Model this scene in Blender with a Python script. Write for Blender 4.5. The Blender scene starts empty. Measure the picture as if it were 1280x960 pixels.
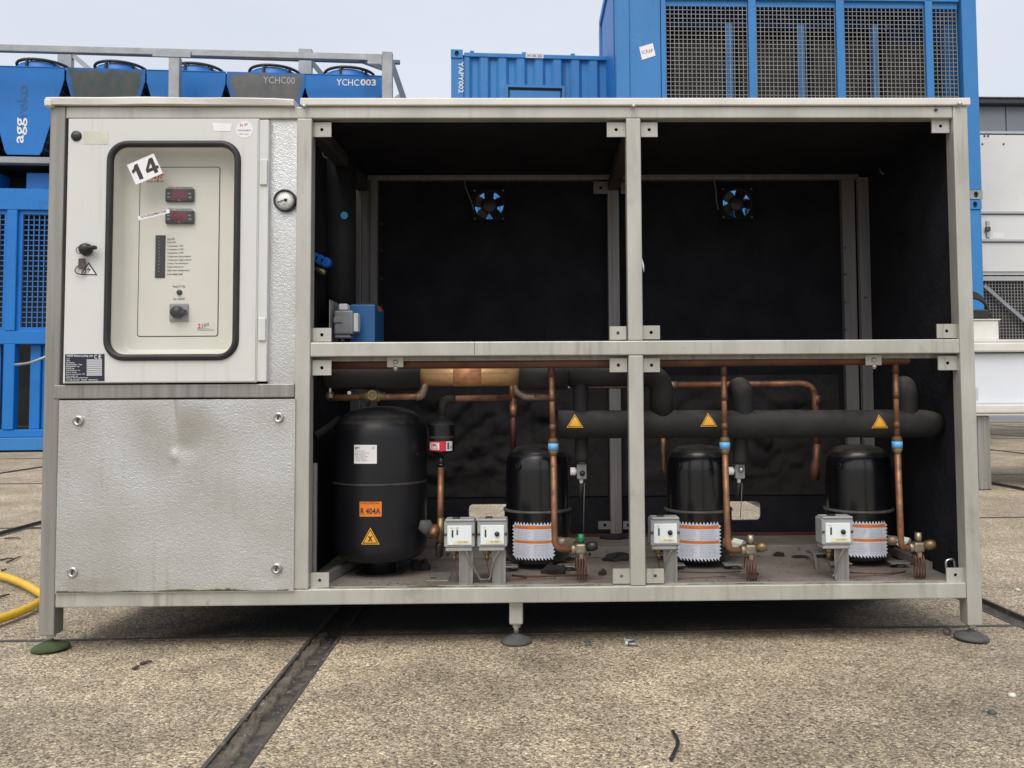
import bpy, bmesh, math, random
from mathutils import Vector, Matrix, noise
R_ = math.radians
random.seed(7)
scene = bpy.context.scene
col = scene.collection

# ------------------------------------------------------------------ camera
PW, PH = 1280.0, 960.0
F, PPX, PPY = 1100.0, 696.7, 437.0
YAW, PIT, ROL = R_(-1.01), R_(2.89), R_(-.355)
CAM = Vector((1.3779, -2.4606, .6955))
f0 = Vector((-math.sin(YAW), math.cos(YAW), 0)); r0 = Vector((math.cos(YAW), math.sin(YAW), 0))
CF = math.cos(PIT)*f0 + Vector((0, 0, math.sin(PIT))); CU = r0.cross(CF)
CR = math.cos(ROL)*r0 + math.sin(ROL)*CU; CU = CR.cross(CF)
cam = bpy.data.cameras.new('camera'); cam_o = bpy.data.objects.new('camera', cam); col.objects.link(cam_o)
cam.sensor_width = 36; cam.lens = F/PW*36
cam.shift_x = -(PPX-PW/2)/PW; cam.shift_y = -(PH/2-PPY)/PW
cam.clip_start = .05; cam.clip_end = 2000
cam_o.matrix_world = Matrix(((CR.x, CU.x, -CF.x, CAM.x), (CR.y, CU.y, -CF.y, CAM.y), (CR.z, CU.z, -CF.z, CAM.z), (0, 0, 0, 1)))
scene.camera = cam_o
scene.render.resolution_x, scene.render.resolution_y = 1024, 768

# ------------------------------------------------------------------ world, sun, exposure
SUN_EL, SUN_AZ = R_(56), R_(195)           # azimuth clockwise from +Y (north)
w = bpy.data.worlds.new('World'); scene.world = w; w.use_nodes = True
nt = w.node_tree; nt.nodes.clear()
out = nt.nodes.new('ShaderNodeOutputWorld'); bg1 = nt.nodes.new('ShaderNodeBackground'); bg2 = nt.nodes.new('ShaderNodeBackground')
add = nt.nodes.new('ShaderNodeAddShader'); sky = nt.nodes.new('ShaderNodeTexSky'); sky.sky_type = 'NISHITA'
sky.sun_disc = False; sky.sun_elevation = SUN_EL; sky.sun_rotation = SUN_AZ; sky.dust_density = 6; sky.air_density = 1.0
nt.links.new(sky.outputs[0], bg1.inputs[0]); bg1.inputs[1].default_value = .05
tc = nt.nodes.new('ShaderNodeTexCoord'); mp = nt.nodes.new('ShaderNodeMapping'); mp.inputs[3].default_value = (1, 1, 2.5)
nz = nt.nodes.new('ShaderNodeTexNoise'); nz.inputs['Scale'].default_value = 2.2; nz.inputs['Detail'].default_value = 5; nz.inputs['Roughness'].default_value = .5
rp = nt.nodes.new('ShaderNodeValToRGB'); rp.color_ramp.elements[0].position = .3; rp.color_ramp.elements[1].position = .75
rp.color_ramp.elements[0].color = (.60, .622, .665, 1); rp.color_ramp.elements[1].color = (.72, .73, .745, 1)
nt.links.new(tc.outputs['Generated'], mp.inputs[0]); nt.links.new(mp.outputs[0], nz.inputs['Vector'])
nt.links.new(nz.outputs[0], rp.inputs[0]); nt.links.new(rp.outputs[0], bg2.inputs[0]); bg2.inputs[1].default_value = .85
nt.links.new(bg1.outputs[0], add.inputs[0]); nt.links.new(bg2.outputs[0], add.inputs[1]); nt.links.new(add.outputs[0], out.inputs[0])
sun = bpy.data.lights.new('sun', 'SUN'); sun.energy = 1.5; sun.angle = R_(40); sun.color = (1, .96, .9)
sun_o = bpy.data.objects.new('sun', sun); col.objects.link(sun_o)
sd = Vector((math.sin(SUN_AZ)*math.cos(SUN_EL), math.cos(SUN_AZ)*math.cos(SUN_EL), math.sin(SUN_EL)))
sun_o.rotation_euler = sd.to_track_quat('Z', 'Y').to_euler()
vs = scene.view_settings; vs.view_transform = 'Standard'; vs.look = 'None'; vs.exposure = 0.25; vs.gamma = 1; vs.use_curve_mapping = False
scene.render.engine = 'CYCLES'
scene.cycles.max_bounces = 6; scene.cycles.use_denoising = True

# ------------------------------------------------------------------ pixel -> place helpers (photo measured at 1280 x 960)
class Frame:
    """a local frame: origin on the ground, turned about Z; at() meets a photo ray with the plane y = Y of the frame"""
    def __init__(s, ox=0, oy=0, deg=0):
        s.o = Vector((ox, oy, 0)); s.a = R_(deg); s.M = Matrix.Rotation(-s.a, 3, 'Z')
    def at(s, px, py, Y):
        d = s.M @ (F*CF + CR*(px-PPX) - CU*(py-PPY)); c = s.M @ (CAM - s.o)
        p = c + d*((Y-c.y)/d.y)
        return p
W0 = Frame()
def at(px, py, Y): return W0.at(px, py, Y)
def X_(px, py, Y): return at(px, py, Y).x
def Z_(px, py, Y): return at(px, py, Y).z
def gr(px, py, z=0):
    d = F*CF + CR*(px-PPX) - CU*(py-PPY); return CAM + d*((z-CAM.z)/d.z)
def S_(Y): return (Y-CAM.y)/F                 # metres per photo pixel at depth Y

# ------------------------------------------------------------------ materials
def mat(name, c, rough=.5, metal=0.0, c2=None, nscale=6, ndet=6, ncon=(.35, .65), bump=0, bscale=60, bdist=.002, coat=0, spec=None,
        spots=None, stretch=None, rough2=None, bkind='noise', dust=None, drip=None):
    m = bpy.data.materials.new(name); m.use_nodes = True; t = m.node_tree; b = t.nodes['Principled BSDF']
    L = t.links.new
    b.inputs['Base Color'].default_value = (*c, 1); b.inputs['Roughness'].default_value = rough; b.inputs['Metallic'].default_value = metal
    if spec is not None: b.inputs['Specular IOR Level'].default_value = spec
    if coat: b.inputs['Coat Weight'].default_value = coat; b.inputs['Coat Roughness'].default_value = .12
    co = t.nodes.new('ShaderNodeTexCoord'); src = co.outputs['Object']
    if stretch:
        mpn = t.nodes.new('ShaderNodeMapping'); mpn.inputs[3].default_value = stretch; L(src, mpn.inputs[0]); ssrc = mpn.outputs[0]
    else: ssrc = src
    last = None
    if c2 is not None:
        n = t.nodes.new('ShaderNodeTexNoise'); n.inputs['Scale'].default_value = nscale; n.inputs['Detail'].default_value = ndet; n.inputs['Roughness'].default_value = .62
        L(ssrc, n.inputs['Vector'])
        r = t.nodes.new('ShaderNodeValToRGB'); r.color_ramp.elements[0].position = ncon[0]; r.color_ramp.elements[1].position = ncon[1]
        r.color_ramp.elements[0].color = (*c, 1); r.color_ramp.elements[1].color = (*c2, 1)
        L(n.outputs[0], r.inputs[0]); last = r.outputs[0]
        if rough2 is not None:
            mr = t.nodes.new('ShaderNodeMapRange'); mr.inputs[1].default_value = ncon[0]; mr.inputs[2].default_value = ncon[1]
            mr.inputs[3].default_value = rough; mr.inputs[4].default_value = rough2; L(n.outputs[0], mr.inputs[0]); L(mr.outputs[0], b.inputs['Roughness'])
    for sp in (spots or []):                    # (colour, scale, threshold, softness)
        n = t.nodes.new('ShaderNodeTexNoise'); n.inputs['Scale'].default_value = sp[1]; n.inputs['Detail'].default_value = 5; n.inputs['Roughness'].default_value = .65
        L(src, n.inputs['Vector'])
        mr = t.nodes.new('ShaderNodeMapRange'); mr.inputs[1].default_value = sp[2]; mr.inputs[2].default_value = sp[2]+sp[3]; mr.interpolation_type = 'SMOOTHSTEP'
        if len(sp) > 4: mr.inputs[4].default_value = sp[4]
        L(n.outputs[0], mr.inputs[0])
        mx = t.nodes.new('ShaderNodeMix'); mx.data_type = 'RGBA'; L(mr.outputs[0], mx.inputs[0])
        if last is not None: L(last, mx.inputs[6])
        else: mx.inputs[6].default_value = (*c, 1)
        mx.inputs[7].default_value = (*sp[0], 1); last = mx.outputs[2]
    if drip:                                    # narrow vertical run marks: (colour, strength)
        mpn = t.nodes.new('ShaderNodeMapping'); mpn.inputs[3].default_value = (1, 1, .07); L(src, mpn.inputs[0])
        n = t.nodes.new('ShaderNodeTexNoise'); n.inputs['Scale'].default_value = 48; n.inputs['Detail'].default_value = 3; L(mpn.outputs[0], n.inputs['Vector'])
        n2 = t.nodes.new('ShaderNodeTexNoise'); n2.inputs['Scale'].default_value = 4; L(src, n2.inputs['Vector'])
        ml = t.nodes.new('ShaderNodeMath'); ml.operation = 'MULTIPLY'
        mr = t.nodes.new('ShaderNodeMapRange'); mr.inputs[1].default_value = .55; mr.inputs[2].default_value = .72; mr.inputs[4].default_value = drip[1]; L(n.outputs[0], mr.inputs[0])
        m2_ = t.nodes.new('ShaderNodeMapRange'); m2_.inputs[1].default_value = .42; m2_.inputs[2].default_value = .62; L(n2.outputs[0], m2_.inputs[0])
        L(mr.outputs[0], ml.inputs[0]); L(m2_.outputs[0], ml.inputs[1])
        mx = t.nodes.new('ShaderNodeMix'); mx.data_type = 'RGBA'; L(ml.outputs[0], mx.inputs[0])
        if last is not None: L(last, mx.inputs[6])
        else: mx.inputs[6].default_value = (*c, 1)
        mx.inputs[7].default_value = (*drip[0], 1); last = mx.outputs[2]
    if dust:                                    # dust that has settled on faces looking up
        ge = t.nodes.new('ShaderNodeNewGeometry'); sx_ = t.nodes.new('ShaderNodeSeparateXYZ'); L(ge.outputs['True Normal'], sx_.inputs[0])
        n = t.nodes.new('ShaderNodeTexNoise'); n.inputs['Scale'].default_value = 16; n.inputs['Detail'].default_value = 7; n.inputs['Roughness'].default_value = .7; L(src, n.inputs['Vector'])
        mr = t.nodes.new('ShaderNodeMapRange'); mr.inputs[1].default_value = .25; mr.inputs[2].default_value = .95; L(sx_.outputs[2], mr.inputs[0])
        mr2 = t.nodes.new('ShaderNodeMapRange'); mr2.inputs[1].default_value = .36; mr2.inputs[2].default_value = .58; mr2.inputs[3].default_value = .15; L(n.outputs[0], mr2.inputs[0])
        ml = t.nodes.new('ShaderNodeMath'); ml.operation = 'MULTIPLY'; L(mr.outputs[0], ml.inputs[0]); L(mr2.outputs[0], ml.inputs[1])
        mx = t.nodes.new('ShaderNodeMix'); mx.data_type = 'RGBA'; L(ml.outputs[0], mx.inputs[0])
        if last is not None: L(last, mx.inputs[6])
        else: mx.inputs[6].default_value = (*c, 1)
        mx.inputs[7].default_value = (*dust, 1); last = mx.outputs[2]
        mrr = t.nodes.new('ShaderNodeMix'); mrr.data_type = 'FLOAT'; L(ml.outputs[0], mrr.inputs[0]); mrr.inputs[2].default_value = rough; mrr.inputs[3].default_value = .85; L(mrr.outputs[0], b.inputs['Roughness'])
    if last is not None: L(last, b.inputs['Base Color'])
    if bump:
        if bkind == 'stucco':
            n = t.nodes.new('ShaderNodeTexNoise'); n.inputs['Scale'].default_value = bscale; n.inputs['Detail'].default_value = 1.0; n.inputs['Distortion'].default_value = 1.2
        else:
            n = t.nodes.new('ShaderNodeTexNoise'); n.inputs['Scale'].default_value = bscale; n.inputs['Detail'].default_value = 4
        L(src, n.inputs['Vector'])
        bn = t.nodes.new('ShaderNodeBump'); bn.inputs['Strength'].default_value = bump; bn.inputs['Distance'].default_value = bdist
        L(n.outputs[0], bn.inputs['Height']); L(bn.outputs[0], b.inputs['Normal'])
    return m
M = {}
M['frame'] = mat('brushed_frame_steel', (.515, .515, .475), .42, .3, (.36, .355, .315), 9, ncon=(.3, .75), stretch=(1, 1, .35), bump=.2, bscale=90, bdist=.001, drip=((.17, .155, .11), .42),
                 spots=[((.20, .19, .14), 5, .60, .18, .6), ((.13, .14, .06), 11, .66, .10, .7), ((.10, .08, .06), 70, .72, .05, .8)])
M['shaded_back_steel'] = mat('shaded_back_frame_steel', (.25, .24, .24), .5, .3, (.17, .165, .165), 12, ncon=(.3, .7), stretch=(4, 4, .15), drip=((.10, .095, .085), .4))  # same frame steel, with the shade at the back put into its colour
M['beam'] = mat('dark_roof_beam', (.045, .042, .042), .7, 0, (.03, .029, .03), 9)  # near-black tone for both roof beams
M['frame_dull'] = mat('weathered_post_steel', (.345, .335, .315), .42, .4, (.215, .21, .195), 12, ncon=(.3, .7), stretch=(4, 4, .12), bump=.15, bscale=90, bdist=.001, drip=((.11, .10, .075), .5),
                 spots=[((.14, .13, .09), 6, .62, .15, .6), ((.09, .07, .05), 80, .72, .05, .8)])
M['foot_green'] = mat('mossy_rubber', (.035, .05, .022), .9, 0, (.06, .085, .03), 30, bump=.4, bscale=90)
M['foot_grey'] = mat('worn_rubber', (.05, .055, .055), .8, 0, (.09, .095, .09), 25, bump=.3, bscale=90)
M['lid'] = mat('lid_white_paint', (.70, .69, .65), .45, 0, (.54, .53, .48), 6, ncon=(.4, .8), spots=[((.25, .24, .19), 9, .62, .14, .6), ((.2, .14, .08), 60, .74, .05, .7)], bump=.08, bscale=40)
M['stucco'] = mat('stucco_aluminium', (.63, .645, .64), .34, .75, (.47, .465, .44), 3.5, ncon=(.36, .68), rough2=.50, bump=.46, bscale=185, bdist=.0025, drip=((.30, .29, .24), .3), bkind='stucco',
                  spots=[((.36, .35, .28), 3.2, .60, .25, .5), ((.25, .26, .15), 14, .70, .10, .45)])
M['door'] = mat('door_off_white_paint', (.63, .645, .635), .38, 0, (.60, .61, .58), 3, ncon=(.35, .8), bump=.05, bscale=180, bdist=.0006, drip=((.40, .39, .30), .35),
                spots=[((.42, .42, .33), 4, .66, .2, .4), ((.08, .07, .06), 55, .755, .03, .8)])
M['cream'] = mat('cream_panel_paint', (.665, .66, .605), .5, 0, (.62, .615, .55), 4, spots=[((.42, .41, .32), 5, .62, .2, .5), ((.12, .10, .08), 60, .745, .03, .8)])
M['line'] = mat('panel_groove_black', (.035, .035, .035), .6)
M['gasket'] = mat('gasket_rubber', (.012, .012, .014), .5, 0, (.022, .022, .024), 20)
M['black_plastic'] = mat('black_plastic', (.012, .012, .013), .4, 0, (.02, .02, .021), 30)
M['red_screen'] = mat('dark_red_screen', (.10, .005, .014), .15, 0, (.14, .008, .02), 30)
M['print'] = mat('black_print', (.03, .03, .03), .6)
M['print_grey'] = mat('grey_print', (.22, .22, .22), .6)
M['print_red'] = mat('red_print', (.55, .03, .03), .6)
M['print_white'] = mat('white_print', (.75, .77, .78), .6)
M['label_white'] = mat('blue_white_label', (.68, .71, .82), .45, 0, (.63, .66, .77), 14)
M['white_sticker'] = mat('white_sticker', (.80, .80, .82), .45, 0, (.76, .76, .78), 12)
M['aged_tape'] = mat('aged_tape', (.62, .63, .55), .5, 0, (.52, .53, .43), 22)
M['plate_navy'] = mat('navy_nameplate', (.014, .017, .035), .35)
M['plate_silver'] = mat('silver_fields', (.55, .56, .6), .4, .3)
M['switch_grey'] = mat('grey_switch_plate', (.26, .28, .29), .5)
M['steel'] = mat('zinc_steel', (.55, .55, .54), .32, .9, (.42, .42, .41), 25)
M['dark_steel'] = mat('dark_key_metal', (.16, .13, .11), .4, .8, (.08, .07, .06), 40)
M['dial'] = mat('gauge_dial', (.72, .74, .70), .4)
M['foam'] = mat('black_foam', (.022, .0215, .022), .95, 0, (.036, .034, .034), 14, bump=.6, bscale=40, bdist=.006, spec=.15)
M['foam_smooth'] = mat('black_foam_lining', (.012, .012, .0152), .95, 0, (.020, .0198, .024), 7, bump=.7, bscale=55, bdist=.006, spec=.12)
M['insulation'] = mat('pipe_insulation', (.013, .0132, .0145), .72, 0, (.03, .029, .028), 9, ncon=(.45, .8), bump=.25, bscale=50, bdist=.003, spec=.35, dust=(.075, .07, .065))
M['black_paint'] = mat('compressor_black_enamel', (.0055, .006, .008), .26, 0, (.010, .0105, .012), 12, ncon=(.5, .8), spec=.5, coat=.3, dust=(.04, .038, .036))
M['tank_paint'] = mat('receiver_black_paint', (.008, .0085, .0115), .37, 0, (.013, .0135, .016), 7, ncon=(.45, .75), spec=.4, spots=[((.20, .19, .18), 34, .70, .05, .55)],
                      dust=(.085, .08, .076))
M['dust_black'] = mat('dusty_black_paint', (.02, .02, .021), .6, 0, (.055, .052, .048), 12, spec=.3)
M['worn_ring'] = mat('worn_weld_ring', (.06, .058, .056), .45, 0, (.16, .155, .15), 16, ncon=(.4, .7))
M['copper'] = mat('tarnished_copper', (.35, .17, .092), .45, .6, (.15, .078, .052), 20, ncon=(.34, .66), rough2=.6, bump=.12, bscale=70, bdist=.001, spots=[((.07, .042, .034), 26, .58, .12, .85), ((.50, .30, .18), 11, .62, .16, .5), ((.10, .14, .11), 40, .70, .06, .4)])
M['copper_dull'] = mat('brown_dull_copper', (.19, .085, .055), .55, .55, (.10, .05, .038), 9, spots=[((.05, .03, .025), 12, .55, .2, .8)])
M['copper_bare'] = mat('heat_stained_copper', (.70, .46, .25), .42, .65, (.50, .28, .13), 5, ncon=(.3, .72), spots=[((.72, .50, .20), 7, .55, .2, .8), ((.30, .19, .13), 16, .66, .15, .6)])
M['copper_label'] = mat('rough_copper_wrap', (.56, .29, .15), .6, .4, (.42, .19, .095), 60, bump=.4, bscale=150)
M['braze'] = mat('grey_brazed_fitting', (.33, .26, .21), .5, .6, (.22, .15, .11), 22)
M['brass'] = mat('dull_brass', (.32, .24, .12), .45, .75, (.18, .13, .07), 25)
M['nickel'] = mat('pale_valve_metal', (.36, .32, .25), .42, .75, (.20, .165, .12), 30)
M['blue_band'] = mat('light_blue_band', (.12, .38, .70), .45)
M['blue_dot'] = mat('bright_blue_dot', (.08, .42, .85), .5)
M['green_cap'] = mat('green_valve_cap', (.01, .16, .06), .4)
M['orange'] = mat('orange_sticker', (.75, .20, .02), .45)
M['yellow'] = mat('yellow_sticker', (.80, .42, .03), .45, 0, (.74, .36, .02), 30)
M['red_label'] = mat('red_drier_label', (.62, .03, .05), .4)
M['switch_body'] = mat('grey_control_casing', (.36, .37, .37), .5, 0, (.29, .30, .30), 12)
M['switch_face'] = mat('pale_control_face', (.70, .76, .78), .4)
M['pale_yellow'] = mat('pale_yellow_tag', (.72, .68, .46), .5)
M['floor_plate'] = mat('grimy_floor_plate', (.255, .23, .205), .62, .1, (.15, .125, .105), 7, ncon=(.3, .7), spots=[((.13, .07, .04), 9, .60, .12, .6), ((.05, .04, .035), 30, .64, .08, .8), ((.06, .045, .035), 5, .58, .16, .8), ((.38, .35, .31), 12, .62, .12, .5)], bump=.15, bscale=60)
M['rust_line'] = mat('rusty_red_edge', (.07, .02, .016), .7)
M['cable'] = mat('grey_cable', (.16, .15, .145), .6)
M['cable_black'] = mat('black_cable', (.012, .012, .012), .6)
M['blue_box'] = mat('blue_enamel', (.035, .16, .40), .4, 0, (.03, .14, .36), 8)
M['blue_hose'] = mat('blue_plastic_fitting', (.01, .12, .52), .4)
M['grey_alu'] = mat('cast_grey_housing', (.32, .325, .34), .45, .3, (.25, .255, .27), 20)
# yard
M['blue'] = mat('container_blue_paint', (.032, .20, .50), .5, 0, (.028, .18, .45), 1.3, spots=[((.075, .25, .50), 2.2, .55, .2, .6), ((.03, .06, .10), 16, .68, .07, .5), ((.30, .36, .42), 45, .73, .05, .5)], drip=((.025, .09, .22), .35), bump=.06, bscale=12, bdist=.01)
M['blue_deep'] = mat('chiller_blue_paint', (.004, .17, .55), .46, 0, (.004, .15, .49), 1.5, spots=[((.02, .08, .20), 4, .60, .15, .5), ((.16, .22, .28), 40, .73, .05, .5)], drip=((.006, .07, .22), .35))
M['stain'] = mat('stained_cooler_panel', (.06, .08, .085), .6, 0, (.11, .11, .10), 1.8, ncon=(.3, .75), spots=[((.02, .09, .20), 2.0, .58, .2, .6), ((.22, .21, .2), 7, .7, .1, .5)])
M['stain2'] = mat('grey_faded_cooler_panel', (.13, .14, .145), .6, 0, (.17, .175, .175), 1.8, ncon=(.3, .75), spots=[((.03, .11, .24), 2.0, .62, .15, .6)])
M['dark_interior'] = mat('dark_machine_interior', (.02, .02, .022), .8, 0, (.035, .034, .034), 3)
M['mesh_grey'] = mat('galvanised_mesh_wire', (.31, .305, .295), .5, .3, (.22, .215, .21), 5)
M['mesh_blue'] = mat('blue_mesh_wire', (.03, .15, .42), .5)
M['galv'] = mat('galvanised_steel', (.36, .38, .40), .45, .5, (.25, .265, .28), 5, ncon=(.3, .7), bump=.05, bscale=40, spots=[((.45, .46, .47), 14, .6, .1, .5)])
M['galv_dark'] = mat('weathered_galvanised_brace', (.10, .13, .17), .5, .4)
M['black_guard'] = mat('black_fan_guard', (.012, .013, .015), .5)
M['wh_clad'] = mat('grey_cladding', (.155, .18, .205), .55, 0, (.17, .195, .22), .6)
M['wh_dark'] = mat('dark_gutter', (.03, .033, .04), .5)
M['wh_trim'] = mat('light_flashing', (.42, .44, .46), .5)
M['wh_base'] = mat('warehouse_base', (.32, .36, .40), .6)
M['ahu'] = mat('pale_grey_panel', (.72, .73, .72), .5, 0, (.64, .65, .64), 1.2, spots=[((.30, .29, .26), 2, .64, .2, .5), ((.2, .17, .14), 25, .76, .03, .6)])
M['tub_white'] = mat('white_glossy_plastic', (.70, .74, .80), .32, 0, (.66, .70, .76), 2)
M['tub_rim'] = mat('cream_rim', (.68, .68, .64), .45, 0, (.60, .60, .56), 6)
M['yellow_hose'] = mat('yellow_hose_rubber', (.72, .46, .01), .4, 0, (.62, .38, .01), 8, spots=[((.25, .16, .03), 20, .64, .1, .7)])
M['twig'] = mat('dry_twig', (.055, .042, .032), .9, 0, (.09, .07, .05), 40)
M['groove'] = mat('dirty_asphalt_filler', (.03, .027, .025), .85, 0, (.07, .06, .052), 30, ncon=(.35, .7), bump=.8, bscale=60, bdist=.008, spots=[((.24, .20, .16), 38, .60, .08, .8), ((.13, .11, .09), 7, .5, .15, .8)])
M['slab_edge'] = mat('rusty_slab_edge_steel', (.085, .075, .066), .7, .05, (.045, .04, .035), 9, ncon=(.35, .7), bump=.4, bscale=50, bdist=.002, spots=[((.22, .19, .155), 26, .57, .12, .8)])
M['earth'] = mat('yard_subsoil', (.05, .045, .04), .9)
M['glass'] = bpy.data.materials.new('clear_acrylic_pane'); M['glass'].use_nodes = True
g = M['glass'].node_tree; g.nodes.clear(); pwn = g.nodes.new('ShaderNodeMath'); pwn.operation = 'POWER'; pwn.inputs[1].default_value = 4; mla = g.nodes.new('ShaderNodeMath'); mla.operation = 'MULTIPLY_ADD'; mla.inputs[1].default_value = .5; mla.inputs[2].default_value = .02; go = g.nodes.new('ShaderNodeOutputMaterial'); tr = g.nodes.new('ShaderNodeBsdfTransparent'); gl = g.nodes.new('ShaderNodeBsdfGlossy')
tr.inputs[0].default_value = (.99, .99, .985, 1); gl.inputs[1].default_value = .08; fr = g.nodes.new('ShaderNodeLayerWeight'); fr.inputs[0].default_value = .5; mxs = g.nodes.new('ShaderNodeMixShader')
g.links.new(fr.outputs['Facing'], pwn.inputs[0]); g.links.new(pwn.outputs[0], mla.inputs[0]); g.links.new(mla.outputs[0], mxs.inputs[0]); g.links.new(tr.outputs[0], mxs.inputs[1]); g.links.new(gl.outputs[0], mxs.inputs[2]); g.links.new(mxs.outputs[0], go.inputs[0])

def stained_mat(name, blue, ca, cb, seed):
    m = bpy.data.materials.new(name); m.use_nodes = True; t = m.node_tree; b = t.nodes['Principled BSDF']; L = t.links.new; b.inputs['Roughness'].default_value = .55
    co = t.nodes.new('ShaderNodeTexCoord'); sx = t.nodes.new('ShaderNodeSeparateXYZ'); L(co.outputs['Generated'], sx.inputs[0])
    def mth(op, a, b_=None, c_=None):
        n = t.nodes.new('ShaderNodeMath'); n.operation = op
        for i, v in enumerate((a, b_, c_)):
            if v is None: continue
            if isinstance(v, (int, float)): n.inputs[i].default_value = v
            else: L(v, n.inputs[i])
        return n.outputs[0]
    nz_ = t.nodes.new('ShaderNodeTexNoise'); nz_.noise_dimensions = '4D'; nz_.inputs['W'].default_value = seed; nz_.inputs['Scale'].default_value = 5; nz_.inputs['Detail'].default_value = 4; L(co.outputs['Generated'], nz_.inputs['Vector'])
    nb = mth('MULTIPLY_ADD', nz_.outputs[0], .16, -.08)
    side = mth('SUBTRACT', mth('MULTIPLY_ADD', sx.outputs[2], .27, .225), mth('ABSOLUTE', mth('SUBTRACT', sx.outputs[0], .5)))   # distance to the slanted rim
    topd = mth('MULTIPLY', mth('SUBTRACT', 1, sx.outputs[2]), .9)
    dist = mth('ADD', mth('MINIMUM', side, topd), nb)
    mr = t.nodes.new('ShaderNodeMapRange'); mr.interpolation_type = 'SMOOTHSTEP'; mr.inputs[1].default_value = -.015; mr.inputs[2].default_value = .04; L(dist, mr.inputs[0])
    n2 = t.nodes.new('ShaderNodeTexNoise'); n2.inputs['Scale'].default_value = 7; n2.inputs['Detail'].default_value = 5; L(co.outputs['Generated'], n2.inputs['Vector'])
    r = t.nodes.new('ShaderNodeValToRGB'); r.color_ramp.elements[0].position = .35; r.color_ramp.elements[1].position = .7; r.color_ramp.elements[0].color = (*ca, 1); r.color_ramp.elements[1].color = (*cb, 1); L(n2.outputs[0], r.inputs[0])
    mx = t.nodes.new('ShaderNodeMix'); mx.data_type = 'RGBA'; L(mr.outputs[0], mx.inputs[0]); mx.inputs[6].default_value = (*blue, 1); L(r.outputs[0], mx.inputs[7]); L(mx.outputs[2], b.inputs['Base Color'])
    return m
M['stain'] = stained_mat('brown_stained_cooler_panel', (.006, .12, .40), (.035, .065, .075), (.085, .085, .08), 1.3)
M['stain2'] = stained_mat('grey_faded_cooler_panel', (.006, .13, .45), (.10, .11, .115), (.15, .155, .155), 6.1)
def concrete_mat():
    m = bpy.data.materials.new('exposed_aggregate_concrete'); m.use_nodes = True; t = m.node_tree; b = t.nodes['Principled BSDF']; L = t.links.new
    geo = t.nodes.new('ShaderNodeNewGeometry'); oi = t.nodes.new('ShaderNodeObjectInfo')
    def N(kind, **k):
        n = t.nodes.new(kind)
        for a, v in k.items(): n.inputs[a].default_value = v
        return n
    wob = N('ShaderNodeTexNoise', Scale=60, Detail=2); L(geo.outputs['Position'], wob.inputs['Vector'])
    mixv = t.nodes.new('ShaderNodeMix'); mixv.data_type = 'RGBA'; mixv.inputs[0].default_value = .012
    L(geo.outputs['Position'], mixv.inputs[6]); L(wob.outputs['Color'], mixv.inputs[7])
    v = N('ShaderNodeTexVoronoi', Scale=195); L(mixv.outputs[2], v.inputs['Vector'])
    v2 = N('ShaderNodeTexVoronoi', Scale=290); L(geo.outputs['Position'], v2.inputs['Vector'])
    sep = t.nodes.new('ShaderNodeSeparateColor'); L(v.outputs['Color'], sep.inputs[0])
    r = t.nodes.new('ShaderNodeValToRGB'); e = r.color_ramp.elements
    e[0].position = 0; e[0].color = (.12, .105, .085, 1); e[1].position = 1; e[1].color = (.76, .67, .50, 1)
    for p, c in ((.14, (.25, .212, .168)), (.36, (.36, .31, .24)), (.62, (.47, .40, .295)), (.85, (.57, .485, .355))):
        q = e.new(p); q.color = (*c, 1)
    L(sep.outputs[0], r.inputs[0])
    edge = t.nodes.new('ShaderNodeMapRange'); edge.inputs[1].default_value = .25; edge.inputs[2].default_value = .75; edge.inputs[3].default_value = 1; edge.inputs[4].default_value = .72
    L(v.outputs['Distance'], edge.inputs[0])
    mul = t.nodes.new('ShaderNodeMix'); mul.data_type = 'RGBA'; mul.blend_type = 'MULTIPLY'; mul.inputs[0].default_value = 1
    L(r.outputs[0], mul.inputs[6]); L(edge.outputs[0], mul.inputs[7])
    sep2 = t.nodes.new('ShaderNodeSeparateColor'); L(v2.outputs['Color'], sep2.inputs[0])
    sp = t.nodes.new('ShaderNodeMix'); sp.data_type = 'RGBA'; sp.blend_type = 'OVERLAY'; sp.inputs[0].default_value = .35
    L(mul.outputs[2], sp.inputs[6]); L(sep2.outputs[0], sp.inputs[7])
    big = N('ShaderNodeTexNoise', Scale=1.7, Detail=6, Roughness=.62); L(geo.outputs['Position'], big.inputs['Vector'])
    rb = t.nodes.new('ShaderNodeValToRGB'); rb.color_ramp.elements[0].position = .32; rb.color_ramp.elements[1].position = .68
    rb.color_ramp.elements[0].color = (.74, .73, .72, 1); rb.color_ramp.elements[1].color = (1.30, 1.28, 1.24, 1); L(big.outputs[0], rb.inputs[0])
    m2 = t.nodes.new('ShaderNodeMix'); m2.data_type = 'RGBA'; m2.blend_type = 'MULTIPLY'; m2.inputs[0].default_value = 1
    L(sp.outputs[2], m2.inputs[6]); L(rb.outputs[0], m2.inputs[7])
    bl = N('ShaderNodeTexNoise', Scale=7, Detail=5, Roughness=.65); L(geo.outputs['Position'], bl.inputs['Vector'])
    rb2 = t.nodes.new('ShaderNodeValToRGB'); rb2.color_ramp.elements[0].position = .38; rb2.color_ramp.elements[1].position = .6
    rb2.color_ramp.elements[0].color = (.86, .84, .81, 1); rb2.color_ramp.elements[1].color = (1.06, 1.05, 1.03, 1); L(bl.outputs[0], rb2.inputs[0])
    m2b = t.nodes.new('ShaderNodeMix'); m2b.data_type = 'RGBA'; m2b.blend_type = 'MULTIPLY'; m2b.inputs[0].default_value = 1; L(m2.outputs[2], m2b.inputs[6]); L(rb2.outputs[0], m2b.inputs[7]); m2 = m2b
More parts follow.
